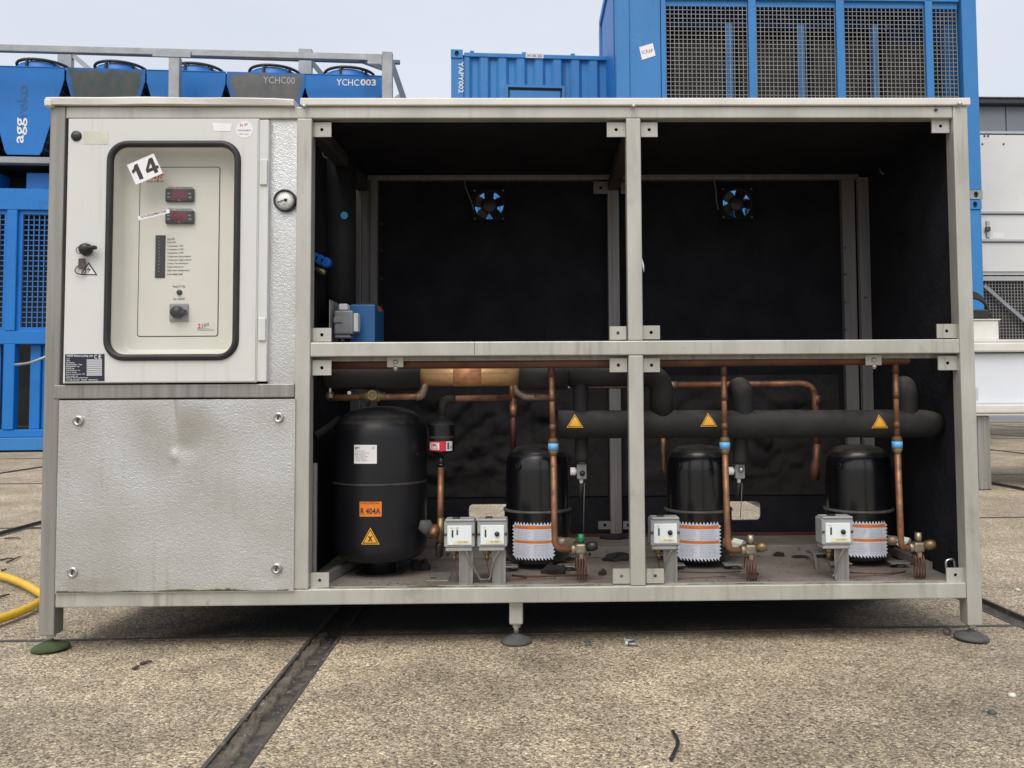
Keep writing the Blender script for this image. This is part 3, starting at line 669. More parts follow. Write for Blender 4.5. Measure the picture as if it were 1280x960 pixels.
U(bx(X_(391.5, 650, .06), X_(396, 650, .06), .052, .066, FL, Z_(394, 579, .06), .001), 'partition_edge', 'frame_dull')
# legs and feet
foot_x = [(.021, .025, .0445, 'foot_green', .049), (1.302, .045, .054, 'foot_grey', .043), (XR-.021, .025, .0455, 'foot_grey', .047)]
U(bx(1.302-.019, 1.302+.019, .026, .066, .0545, zb0-.0005, .004), 'leg')
for x, y, z, m, r in foot_x:
    ft = MB(); ft.lathe([(0, .024), (.012, .0235), (.016, .020), (r*.62, .017), (r*.93, .010), (r, .0045), (r*.985, 0), (0, 0)], (x, y, .0015), 36)
    if m == 'foot_green': ft.rot(Matrix.Translation((x, y, .01)) @ Matrix.Rotation(R_(-3.5), 4, 'Y') @ Matrix.Translation((-x, -y, -.0085)))
    elif x > 2: ft.rot(Matrix.Translation((x, y, .01)) @ Matrix.Rotation(R_(4), 4, 'Y') @ Matrix.Translation((-x, -y, -.0085)))
    ft = U(ft, 'foot', m)
    st = MB(); st.cyl((x, y, .022), (x, y, z+.002), .0075, 14); st.tube([(x, y, z-.010), (x, y, z-.0005)], .0125, 6, smooth=False); st.build('stem', 'steel', ft)
# dented lower panel
x0p, z1p = pw(75, 499.5, -.006).x+.004, Z_(220, 499.5, -.006); x1p, z0p = X_(368, 620, -.006), Z_(220, 740.5, -.006)
x0p = .046
mb = MB(); nx, nz = 140, 110; V = []
dx0, dz0 = X_(219, 505, 0), Z_(219, 505, 0)
for j in range(nz+1):
    for i in range(nx+1):
        x, z = x0p+(x1p-x0p)*i/nx, z0p+(z1p-z0p)*j/nz
        u, v = (x-dx0), (z1p-z)
        # a sharp crease running down from the top edge, with a shallow bowl to its right
        s = (u-.012*v/.12)
        ridge = -.006*math.exp(-(abs(s)/(.0035+.07*v))**1.3)*math.exp(-(v/.085)**2) if v >= 0 else 0
        bowl = .019*math.exp(-((u-.05)/.075)**2)*math.exp(-(v/.085)**2)*(1/(1+math.exp(-(s)/.006)))
        lbow = .013*math.exp(-((u+.055)/.06)**2)*math.exp(-(v/.10)**2)*(1/(1+math.exp((s)/.006)))
        tip = .0035*math.exp(-((u-.003)/.010)**2-((v-.155)/.016)**2)-.004*math.exp(-((u-.03)/.03)**2-((v-.13)/.03)**2)
        warp = .0045*noise.noise((x*3.1, z*2.7, 4.2))+.002*noise.noise((x*9, z*8, 1.2))
        edge = min(1, 14*min(i/nx, 1-i/nx))*min(1, 14*min(j/nz, 1e9))
        V.append((x, -.006-(ridge+bowl+lbow+tip)-warp*edge*min(1, 8*(1-j/nz)), z))
mb._new(V, [(j*(nx+1)+i, j*(nx+1)+i+1, (j+1)*(nx+1)+i+1, (j+1)*(nx+1)+i) for j in range(nz) for i in range(nx)], True)
bnd = [j*(nx+1) for j in range(nz, -1, -1)]+[i for i in range(1, nx+1)]+[j*(nx+1)+nx for j in range(1, nz+1)]
mb._new([V[i] for i in bnd]+[(V[i][0], .03, V[i][2]) for i in bnd], [(k+len(bnd), k+1+len(bnd), k+1, k) for k in range(len(bnd)-1)])
panel = U(mb, 'access_panel', 'stucco', label='embossed aluminium access panel with a dent under its top edge')
for k, (px, py) in enumerate(((97.5, 526), (348, 522), (90.5, 715.5), (345.5, 711))):
    p = pw(px, py, -.010); l = MB(); l.lathe([(0, .003), (.0085, .003), (.0095, .0045), (.0135, .0035), (.0145, 0), (.0145, -.01)], p, 24, 'y')
    l = l.build('quarter_turn_lock', 'steel', panel)
    a = R_(90 if k not in (1, 3) else 78); d = Vector((math.cos(a), 0, math.sin(a)))*.0062
    MB().bar(p+Vector((0, -.0034, 0))-d, p+Vector((0, -.0034, 0))+d, .0045, .0014, (0, 1, 0)).build('lock_slot', 'line', unit)
def moss(xa, xb, y, z, hmax, seed, n=90):
    m = MB(); rnd = random.Random(seed); V = []
    for i in range(n+1):
        x = xa+(xb-xa)*i/n; h = hmax*max(.05, noise.noise((x*9, seed, 0))*1.1+.35)*rnd.uniform(.6, 1.2)
        V += [(x, y-.0015, z), (x, y-.0022, z+h*.5), (x, y+.002, z+h)]
    m._new(V, [(3*i+j, 3*i+3+j, 3*i+4+j, 3*i+1+j) for i in range(n) for j in range(2)]); return m
M['moss'] = mat('green_black_moss', (.05, .06, .025), .95, 0, (.10, .10, .05), 40, bump=.6, bscale=120)
U(moss(.05, XM0-.01, -.007, zb1, .010, 3), 'moss', 'moss', kind='stuff'); U(moss(XM1+.02, XC0-.02, .016, zb1-.001, .006, 5), 'moss', 'moss', kind='stuff'); U(moss(XC1+.01, XR-.06, .016, zb1-.001, .0045, 9), 'moss', 'moss', kind='stuff')
# narrow embossed strip right of the cabinet
xs0, xs1 = X_(336.5, 300, .012), XM0-.001
U(MB().box(xs0, xs1, .012, .016, zr1, zt0), 'embossed_strip', 'stucco')

# ---------------------------------------------------------------- control cabinet
cab = thing('control_cabinet', 'off white control cabinet with a black rimmed window, behind the left end of the frame', 'control cabinet', (.35, .15, .75))
def B(mb, name, m='door', parent=None, **k): return mb.build(name, m, parent or cab, **k)
YD = -.012                                     # face of the door
dx0, dx1 = X_(82, 300, YD), X_(322, 300, YD); dz1, dz0 = Z_(200, 148, YD), Z_(200, 478.5, YD)
gx0, gx1, gz1, gz0 = X_(136, 300, YD), X_(296, 300, YD), Z_(215, 180, YD), Z_(215, 446.5, YD)
door = holed_plate([(dx0, dz0), (dx1, dz0), (dx1, dz1), (dx0, dz1)], [rrect(gx0, gx1, gz0, gz1, .048, 8)], YD, YD+.012)
bmesh.ops.bevel(door.bm, geom=[e for e in door.bm.edges if len(e.link_faces) == 2 and e.calc_face_angle() > 1.2 and abs(e.verts[0].co.y-YD) < 1e-5 and abs(e.verts[1].co.y-YD) < 1e-5 and (min(abs(v.co.x-dx0) for v in e.verts) < 1e-5 or min(abs(v.co.x-dx1) for v in e.verts) < 1e-5)], offset=.003, segments=2, affect='EDGES')
door = B(door, 'door')
B(MB().box(dx0+.004, dx1-.004, YD+.0125, .30, dz0+.006, dz0+.010).box(dx0+.004, dx1-.004, YD+.0125, .30, dz1-.010, dz1-.006).box(dx0+.004, dx0+.008, YD+.0125, .30, dz0+.0105, dz1-.0105).box(xs0-.012, xs0-.008, YD+.0125, .30, dz0+.0105, dz1-.0105), 'cabinet_shell', 'door')
B(MB().box(dx0+.008, xs0-.008, .1205, .2995, dz0+.0105, dz1-.0105), 'mounting_block', 'dark_interior')
hx0, hx1 = X_(323.5, 300, 0), X_(335.5, 300, 0)
B(bx(hx0, hx1, -.006, .02, dz0+.002, dz1-.002, .0015), 'hinge_post')
for y0, y1 in ((199, 231), (397, 426)):
    B(bx(X_(324.5, 215, -.011), X_(334, 215, -.011), -.012, -.0065, Z_(329, y1, -.011), Z_(329, y0, -.011), .0025), 'hinge')
# rubber seal: rounded strip round the window
sl_ = MB(); hw = .0088; rings = []
for (o, y) in ((-.001, YD-.0005), (.002, YD-.007), (hw*.7, YD-.0095), (hw*1.3, YD-.0095), (hw*2-.002, YD-.007), (hw*2, YD+.004)):
    rings.append(ring3(rrect(gx0-hw+o, gx1+hw-o, gz0-hw+o, gz1+hw-o, .048+hw-o, 8), y))
loft(sl_, rings, True); B(sl_, 'window_seal', 'gasket')
# moulded tray behind the window
ix0, ix1, iz0, iz1 = gx0+hw, gx1-hw, gz0+hw, gz1-hw
tr_ = MB(); rings = []
for (o, y) in ((-.004, YD+.003), (0, YD+.015), (.004, .034), (.010, .043), (.016, .046)):
    rings.append(ring3(rrect(ix0+o, ix1-o, iz0+o, iz1-o, max(.012, .04-o), 8), y))
loft(tr_, rings, True, cap1=True); tr_ = B(tr_, 'recessed_tray', 'cream')
YP = .046
px0, px1, pz1, pz0 = X_(173.5, 300, YP), X_(274.5, 300, YP), Z_(220, 208.5, YP), Z_(220, 421, YP)
ln = MB(); A_, B_ = rrect(px0, px1, pz0, pz1, .008, 4), rrect(px0+.0026, px1-.0026, pz0+.0026, pz1-.0026, .006, 4)
loft(ln, [ring3(A_, YP-.0004), ring3(B_, YP-.0004)]); ln.build('panel_groove', 'line', tr_)
pl = MB(); pl.prism(rrect(px0+.0027, px1-.0027, pz0+.0027, pz1-.0027, .006, 4), YP-.0015, YP-.0001); pl = B(pl, 'control_plate', 'cream')
YT = YP-.0019
def tx(mb, body, x0, y0, x1, y1, Y=YT, bold=.012, **k):
    a, b = pw(x0, y0, Y), pw(x1, y1, Y); mb.text(body, a.x, b.x, b.z, a.z, Y, bold=bold, **k)
t = MB()
tx(t, 'Water return temperature', 210, 233, 240.5, 236); tx(t, 'Water output temperature', 210, 260, 240.5, 263)
for k, s in enumerate(('Unit ON', 'Pump ON', 'Compressor 1 ON', 'Compressor 2 ON', 'Compressor 3 ON', 'Compressor low pressure', 'Compressor high pressure', 'Compr. Fan thermal err', 'Pump thermal err', 'High water temperature', 'Low water level')):
    y = 297.4+4.36*k; wd = (9, 10.2, 19.5, 20, 20, 29.3, 30, 27, 20.5, 27.5, 19)[k]
    tx(t, s, 209.2, y, 209.2+wd, y+3.0)
tx(t, 'Reset ST 1/2s', 216, 356.6, 231.5, 359.4); tx(t, 'Unit  ON/OFF', 216.5, 372.2, 231, 375)
tx(t, 'CHILLED WATER UNIT', 183, 225.4, 204.8, 228)
t.build('lettering', 'print', pl)
t = MB(); tx(t, 'mayr', 184.5, 217.5, 204.5, 226, bold=.03); t.build('lettering', 'print_red', pl)
t = MB(); tx(t, '21', 247.2, 404.6, 253.2, 410.4, bold=.03); t.build('lettering', 'print_red', pl)
t = MB(); tx(t, 'gti', 254.3, 403.2, 261.2, 409, bold=.02, rot=4); tx(t, 'Koudetechniek', 246.5, 411, 267.6, 413.6); a, b = pw(246.3, 410.7, YT), pw(262, 411, YT); t.box(a.x, b.x, YT-.0001, YT, b.z, a.z); t.build('lettering', 'print_grey', pl)
for py in (243.8, 271.2):                      # two digital displays
    c = pw(224.3, py, YP-.01); hw_, hh = .0405, .0195
    d = MB(); d.box(c.x-hw_, c.x+hw_, YP-.012, YP-.0016, c.z-hh, c.z+hh, .004, 2); d = B(d, 'digital_display', 'black_plastic')
    s = MB(); s.box(c.x-.0215, c.x+.022, YP-.0128, YP-.0121, c.z-.011, c.z+.0125, .0002); s.build('screen', 'red_screen', d)
    k = MB()
    for dx, dz in ((-.030, .004), (-.030, -.006), (.029, .004), (.031, -.007)): k.box(c.x+dx-.004, c.x+dx+.004, YP-.0125, YP-.0121, c.z+dz-.002, c.z+dz+.002)
    k.disc(c.x, YP-.0126, c.z-.015, .0022, 10, .0004); k.build('button_mark', 'print_grey', d)
c0, c1 = pw(194.3, 294, YP-.004), pw(205.8, 347.3, YP-.004)
led = B(MB().box(c0.x, c1.x, YP-.004, YP-.0016, c1.z, c0.z, .0008), 'led_strip', 'black_plastic')
k = MB()
for i in range(11): k.disc((c0.x+c1.x)/2-.003, YP-.0046, c0.z-.008-.0095*i, .0017, 8, .0006)
k.build('led', 'print_grey', led)
c = pw(224, 365.5, YP-.004); B(MB().lathe([(0, .004), (.005, .0036), (.0075, .001), (.0078, -.003)], c, 18, 'y'), 'push_button', 'black_plastic')
c = pw(223, 390.5, YP-.008); sw = B(MB().box(c.x-.0265, c.x+.0265, YP-.008, YP-.0016, c.z-.0255, c.z+.0255, .004, 2), 'rotary_switch', 'switch_grey')
kb = MB(); kb.lathe([(0, .018), (.015, .0165), (.0165, .012), (.018, 0)], (c.x-.002, YP-.008, c.z), 24, 'y'); kb.box(c.x-.002, c.x+.026, YP-.024, YP-.0085, c.z-.007, c.z+.007, .002); kb.build('knob', 'black_plastic', sw)
# window pane with the number card and a paper strip stuck on it
pane = MB(); pane.prism(rrect(ix0-.004, ix1+.004, iz0-.004, iz1+.004, .043, 8), YD+.0015, YD+.0035); pane = B(pane, 'window_pane', 'glass')
YS = YD+.0005
def sticker(name, m, pts, Y, parent, th=.0006, **k):
    P = [pw(x, y, Y) for x, y in pts]; mb = MB(); poly = [(p.x, p.z) for p in P]
    mb.prism(poly[::-1], Y, Y+th); return mb.build(name, m, parent, **k)
card = sticker('number_card', 'white_sticker', ((158.6, 206.2), (192, 191.8), (203.5, 216.5), (169.7, 231)), YS, cab)
t = MB(); a, b = pw(163.8, 198.5, YS-.0004), pw(199, 224.5, YS-.0004)
cc_ = (pw(158.6, 206.2, YS)+pw(203.5, 216.5, YS))/2; ax_ = (pw(192, 191.8, YS)-pw(158.6, 206.2, YS)).normalized(); up_ = Vector((-ax_.z, 0, ax_.x)); sc_ = S_(0)*22
for poly in ([(-.50, -.46), (-.26, -.46), (-.26, .46), (-.44, .46), (-.50, .36), (-.58, .27), (-.72, .20), (-.72, .0), (-.60, .05), (-.50, .12)],
             [(.42, -.46), (.64, -.46), (.64, .46), (.42, .46)], [(.02, -.08), (.42, .46), (.42, .18), (.22, -.08)], [(.02, -.27), (.42, -.27), (.42, -.08), (.02, -.08)], [(.64, -.27), (.76, -.27), (.76, -.08), (.64, -.08)]):
    V_ = [cc_+ax_*(x*sc_)+up_*(z*sc_)+Vector((0, -.0004, 0)) for x, z in poly]; t._new([tuple(v) for v in V_], [tuple(range(len(V_)))])
bmesh.ops.triangulate(t.bm, faces=t.bm.faces[:]); t.build('lettering', 'print', card)
strip = sticker('paper_strip', 'white_sticker', ((172, 270.5), (211, 261.2), (212.5, 266), (173, 275.5)), YS, cab)
t = MB(); a, b = pw(176, 266.2, YS-.0004), pw(208, 269.6, YS-.0004); t.text('NO IN USE EQUIPMENT STORE', a.x, b.x, b.z, a.z, YS-.0004, rot=13, bold=.02); t.build('lettering', 'print', strip)
# stickers and fittings on the door
YF = YD-.0007
c = pw(95.5, 170, YF); k = MB(); k.lathe([(0, .004), (.0125, .004), (.0145, .002), (.0148, -.0005)], c, 24, 'y'); k = B(k, 'round_lock', 'black_plastic'); MB().box(c.x-.006, c.x+.002, c.y-.0046, c.y-.0041, c.z+.004, c.z+.0065).build('lock_mark', 'print_grey', k)
sticker('sticker_residue', 'aged_tape', ((104, 164), (135.5, 164.4), (135, 180.5), (104, 180)), YF, door)
sticker('tape_scrap', 'white_sticker', ((265, 153.5), (290, 154.6), (288.3, 164), (267.5, 163.5)), YF, door)
c = pw(305.7, 162, YF); rs = MB(); rs.disc(c.x, YF, c.z, .024, 28, .0006); rs = rs.build('round_sticker', 'white_sticker', door)
t = MB(); tx(t, 'H', 300, 154.5, 303.2, 158.2, YF-.0004); t.build('lettering', 'print_red', cab)
t = MB(); tx(t, 'gti', 305.5, 153.6, 309.5, 157.5, YF-.0004); tx(t, 'KOUDETECHNIEK B.V.', 296.8, 162, 314.6, 164, YF-.0004); tx(t, '( 030 - 1234 )', 299, 166.7, 310.5, 169, YF-.0004); t.build('lettering', 'print_grey', cab)
np_ = sticker('name_plate', 'plate_navy', ((81.2, 442.8), (130.6, 442.3), (130.6, 476.3), (81.2, 476.8)), YF, door)
t = MB()
tx(t, 'WKM Watercooling unit', 83, 443.6, 116, 446.6, YF-.0004)
for k, s in enumerate(('Type', 'Year', 'El. schema', 'Serial number / Year', 'Refrigerant  kg', 'ID EUR  bar', 'Operating test  bar', 'Power supply', 'Power consumption  kW', 'Net weight  kg')):
    y = 447.6+2.42*k; tx(t, s, 83, y, 83+(4, 4.5, 10, 20, 16, 10, 17, 13, 23, 14)[k], y+1.7, YF-.0004)
tx(t, 'Made by WK Koudetechniek', 83, 471.6, 110, 473.2, YF-.0004); tx(t, 'Tel. 030 123 4567   Utrecht   Netherlands', 83, 473.9, 122, 475.5, YF-.0004)
tx(t, 'C', 117.8, 443.2, 121.2, 448.4, YF-.0004); tx(t, 'E', 123.4, 443.2, 126.6, 448.4, YF-.0004); t.build('lettering', 'print_white', cab)
k = MB()
for i in range(9):
    a, b = pw(108.4, 449.3+2.32*i, YF-.0005), pw(127.4, 451+2.32*i, YF-.0005); k.box(a.x, b.x, YF-.0006, YF, b.z, a.z)
k.build('plate_field', 'plate_silver', cab)
tri = sticker('voltage_triangle', 'print', ((111, 327.5), (121.8, 344), (100, 343.6)), YF, door)
sticker('triangle_field', 'white_sticker', ((110.9, 330.5), (119, 342.6), (102.6, 342.4)), YF-.0007, cab)
P = [pw(x, y, YF-.0012) for x, y in ((112, 332), (108.3, 337.5), (111.3, 337.2), (109.6, 341.8), (113.6, 336), (110.7, 336.3))]; mb = MB(); mb._new([tuple(p) for p in P], [(0, 1, 2, 3, 4, 5)]); mb.build('lightning_mark', 'print', cab)
# lock cylinder with keys
c = pw(108, 312, YD-.006); lk = MB(); lk.lathe([(0, .02), (.010, .0195), (.0145, .016), (.017, .008), (.018, 0)], c, 22, 'y'); lk.bar(c+Vector((.006, -.012, .002)), c+Vector((.034, -.014, .004)), .010, .016, (0, 1, 0), .003); lk = B(lk, 'door_handle', 'black_plastic')
k = MB(); ctr = pw(100.5, 337, YD-.008); k.tube([ctr+Vector((.0145*math.cos(t_), -.003*math.sin(t_*2), .0125*math.sin(t_))) for t_ in [2*math.pi*i/24 for i in range(25)]], .0017, 8)
ctr2 = pw(100, 312.5, YD-.01); k.tube([ctr2+Vector((.010*math.cos(t_), 0, .010*math.sin(t_))) for t_ in [2*math.pi*i/20 for i in range(21)]], .0013, 8)
a, b = pw(98, 323, YD-.008), pw(106.5, 336, YD-.008); k.box(a.x, b.x, YD-.009, YD-.006, b.z, a.z, .001); k.build('key_ring', 'dark_steel', lk)

# ---------------------------------------------------------------- gauge in the strip
c = pw(356.3, 250.8, .004)
gau = thing('pressure_gauge', 'round black rimmed pressure gauge in the narrow embossed strip beside the cabinet', 'gauge', c)
MB().lathe([(.0255, .0055), (.027, .0075), (.0305, .0075), (.0315, .005), (.0315, -.012), (0, -.012)], c, 40, 'y').build('case', 'gasket', gau)
MB().lathe([(0, .004), (.026, .004), (.026, -.002)], c, 36, 'y').build('dial', 'dial', gau)
nd = MB(); nd.bar(c+Vector((.008, -.006, .004)), c+Vector((-.020, -.006, -.0055)), .0022, .001, (0, 1, 0)); nd.lathe([(0, .009), (.004, .0085), (.0042, .003)], c+Vector((.003, 0, .001)), 14, 'y'); nd.build('needle', 'print', gau)
tk = MB()
for i in range(21):
    a = R_(225-270*i/20); d = Vector((math.cos(a), 0, math.sin(a))); tk.bar(c+d*.0205+Vector((0, -.0045, 0)), c+d*(.0245 if i % 5 == 0 else .0232)+Vector((0, -.0045, 0)), .0009, .0004, (0, 1, 0))
tk.text('bar', c.x-.004, c.x+.004, c.z-.013, c.z-.009, c.y-.0046); tk.text('0', c.x-.015, c.x-.0125, c.z-.015, c.z-.011, c.y-.0046); tk.text('6', c.x+.011, c.x+.0135, c.z-.015, c.z-.011, c.y-.0046); tk.build('scale', 'print', gau)

# ---------------------------------------------------------------- fans in the back wall
def fan_proto():
    o = thing('axial_fan', 'x', 'fan', (0, 0, 0), 'axial fans set in the back wall of the bay')
    # own coordinates: centre at origin, front towards -Y
    sq = holed_plate(rrect(-.06, .06, -.06, .06, .010, 3), [circ(0, 0, .0535, 36)], -.018, -.010); sq.build('fan_frame', 'foam_smooth', o)
    rm = MB(); rm.lathe([(.0537, -.012), (.0530, .0178), (.0548, .0182), (.0556, .016), (.0556, .010)], (0, 0, 0), 40, 'y'); rm.build('fan_ring', 'gasket', o)
    h = MB(); h.lathe([(0, .016), (.023, .016), (.0295, .0125), (.030, -.012), (0, -.012)], (0, 0, 0), 28, 'y'); h.build('hub', 'black_plastic', o)
    for k in range(5):
        bl = MB(); a0 = R_(72*k+18); V = []
        for i in range(5):
            rr = .0225+.0298*i/4; wd = R_(36-15*i/4)
            for j in range(5):
                a = a0-wd+2*wd*j/4; V.append((rr*math.cos(a), -.006+.016*(j/4-.5), rr*math.sin(a)))
        bl._new(V, [(i*5+j, i*5+j+1, i*5+j+6, i*5+j+5) for i in range(4) for j in range(4)], True)
        bl.build('blade', 'black_plastic', o)
    for sx in (-1, 1):
        for sz in (-1, 1):
            MB().lathe([(0, .004), (.0028, .003), (.0035, 0)], (sx*.052, -.018, sz*.052), 10, 'y').build('screw', 'steel', o)
    gd = MB()
    for k in range(2): gd.bar((-.056, .010, -.018+.036*k), (.056, .010, -.018+.036*k), .0012, .0012)
    for rr in (.030, .042): gd.tube([(rr*math.cos(2*math.pi*i/30), .010, rr*math.sin(2*math.pi*i/30)) for i in range(31)], .0007, 5)
    gd.build('finger_guard', 'black_guard', o)
    return o
fan = fan_proto()
for k, p in enumerate(FANX):
    o = fan if k == 0 else copy_tree(fan)
    o['label'] = ('black axial fan with blue showing between its blades, left of the centre post', 'black axial fan in the back wall of the right bay, top blades darker')[k]
    o.location = p+Vector((0, .001, 0))
    if k:
        for ch_ in o.children:
            if ch_.name.startswith('blade'): ch_.rotation_euler = (0, R_(22), 0)
    cb = MB(); a = pw((580, 889)[k], (219, 217)[k], YB-.005); b = pw((592, 898)[k], (262, 262)[k], YB-.008)
    cb.tube(smooth_path([a, a.lerp(b, .35)+Vector((-.006*(1-2*k), 0, 0)), a.lerp(b, .75), b]), .0022, 8)
    put(cb.build('fan_cable', 'cable'), ('thin grey cable hanging from the back rail to the left fan', 'thin grey cable hanging from the back rail to the right fan')[k], 'cable', 'fan cables')

# ---------------------------------------------------------------- receiver tank
def on_cyl(px, py, cy, cx, r):
    """angle (deg) and height where a photo ray meets an upright cylinder"""
    d = F*CF + CR*(px-PPX) - CU*(py-PPY); ox, oy = CAM.x-cx, CAM.y-cy
    a = d.x*d.x+d.y*d.y; b = 2*(ox*d.x+oy*d.y); c = ox*ox+oy*oy-r*r; q = max(0, b*b-4*a*c); t = (-b-math.sqrt(q))/(2*a); p = CAM+d*t
    return math.degrees(math.atan2(p.x-cx, -(p.y-cy))), p.z
RY = .27; rc = pw(476, 600, RY); rr_ = .1405; rx = rc.x
rec = thing('receiver_tank', 'tall black liquid receiver tank with an orange refrigerant sticker, left in the open bay', 'tank', (rx, RY, FL))
ztop = Z_(475, 508, RY-.05); zs = Z_(475, 607, RY-rr_); zlo = Z_(475, 690, RY-rr_); zft = FL
prof = [(0, ztop), (.04, ztop-.0015), (.072, ztop-.007), (.100, ztop-.018), (.120, ztop-.033), (.1325, ztop-.051), (.138, ztop-.068), (rr_, ztop-.09)]
MB().lathe([(rr_, zs+.002)]+prof[::-1], (rx, RY, 0), 64).build('upper_shell', 'tank_paint', rec)
lo = [(rr_, zs-.002), (rr_, zlo+.012), (rr_*.992, zlo-.002), (rr_*.965, zlo-.016), (.124, zlo-.031), (.102, zlo-.042), (.072, zlo-.048), (0, zlo-.049)]
MB().lathe(lo, (rx, RY, 0), 64).build('lower_shell', 'tank_paint', rec)
MB().lathe([(rr_-.001, zs-.005), (rr_+.0022, zs-.003), (rr_+.003, zs), (rr_+.0022, zs+.003), (rr_-.001, zs+.005)], (rx, RY, 0), 64).build('weld_seam', 'dust_black', rec)
MB().lathe([(.052, zlo-.035), (.052, FL+.001), (.075, FL+.0008), (.075, FL)], (rx, RY, 0), 40).build('foot_ring', 'black_paint', rec)
def cpatch(x0, y0, x1, y1, cx, cy, r, off=.0008):
    a0, z1 = on_cyl(x0, y0, cy, cx, r); a1, z0 = on_cyl(x1, y1, cy, cx, r); return MB().patch(cx, cy, r+off, a0, a1, z0, z1), (a0, a1, z0, z1)
def arc_text(mb, body, a0, a1, z0, z1, cx, cy, r, **k):
    mb.text(body, cx+R_(a0)*r, cx+R_(a1)*r, z0, z1, 0, cyl=(cx, cy, r), **k)
mb, q = cpatch(443, 556, 471, 579.5, rx, RY, rr_); l = mb.build('data_label', 'white_sticker', rec)
t = MB(); a0, a1, z0, z1 = q; da, dz = a1-a0, z1-z0
for i in range(6):
    arc_text(t, ('Vessel type', 'Serial no.', 'PS 28 bar', 'TS -10/100', 'Vol 32 l', 'Year 2001')[i], a0+da*.06, a0+da*(.5, .72, .55, .62, .5, .6)[i], z1-dz*(.36+.1*i), z1-dz*(.29+.1*i), rx, RY, rr_+.0014)
arc_text(t, 'F', a0+da*.05, a0+da*.26, z1-dz*.24, z1-dz*.10, rx, RY, rr_+.0014, bold=.04); arc_text(t, 'CE', a0+da*.78, a0+da*.92, z1-dz*.22, z1-dz*.10, rx, RY, rr_+.0014); t.build('lettering', 'print_grey', l)
mb, q = cpatch(449.7, 627, 477, 645.5, rx, RY, rr_); l = mb.build('refrigerant_sticker', 'orange', rec); a0, a1, z0, z1 = q; da, dz = a1-a0, z1-z0
t = MB(); arc_text(t, 'R 404A', a0+da*.05, a0+da*.95, z0+dz*.16, z0+dz*.58, rx, RY, rr_+.0014, bold=.02); arc_text(t, 'KOELMIDDEL', a0+da*.06, a0+da*.92, z1-dz*.16, z1-dz*.04, rx, RY, rr_+.0014); t.build('lettering', 'print', l)
def tri_on(px, py0, py1, hwpx, cx, cy, r, parent, mark):
    for kk, (m, sc, off) in enumerate((('yellow', 1.0, .0008), ('print', .86, .0012), ('yellow', .70, .0016))):
        mb = MB(); yc = py0+(py1-py0)*.62; n = 6; V = []
        T = (px, yc+(py0-yc)*sc); Bl = (px-hwpx*sc, yc+(py1-yc)*sc); Br = (px+hwpx*sc, yc+(py1-yc)*sc)
        top = on_cyl(*T, cy, cx, r); pts = [top]
        for i in range(n+1):
            pts.append(on_cyl(Bl[0]+(Br[0]-Bl[0])*i/n, Bl[1], cy, cx, r))
        V = [(cx+(r+off)*math.sin(R_(a)), cy-(r+off)*math.cos(R_(a)), z) for a, z in pts]
        mb._new(V, [(0, i, i+1) for i in range(1, n+1)]); o = mb.build('hazard_triangle', m, parent) if kk == 0 else mb.build('triangle_border' if kk == 1 else 'triangle_field', m, parent)
    a, z = on_cyl(px, py0+(py1-py0)*.66, cy, cx, r); t = MB()
    arc_text(t, mark, a-math.degrees(.007/r), a+math.degrees(.007/r), z-.008, z+.008, cx, cy, r+.002, bold=.06); t.build('lettering', 'print', parent)
tri_on(463, 659.5, 680.5, 11.5, rx, RY, rr_, rec, 'X')

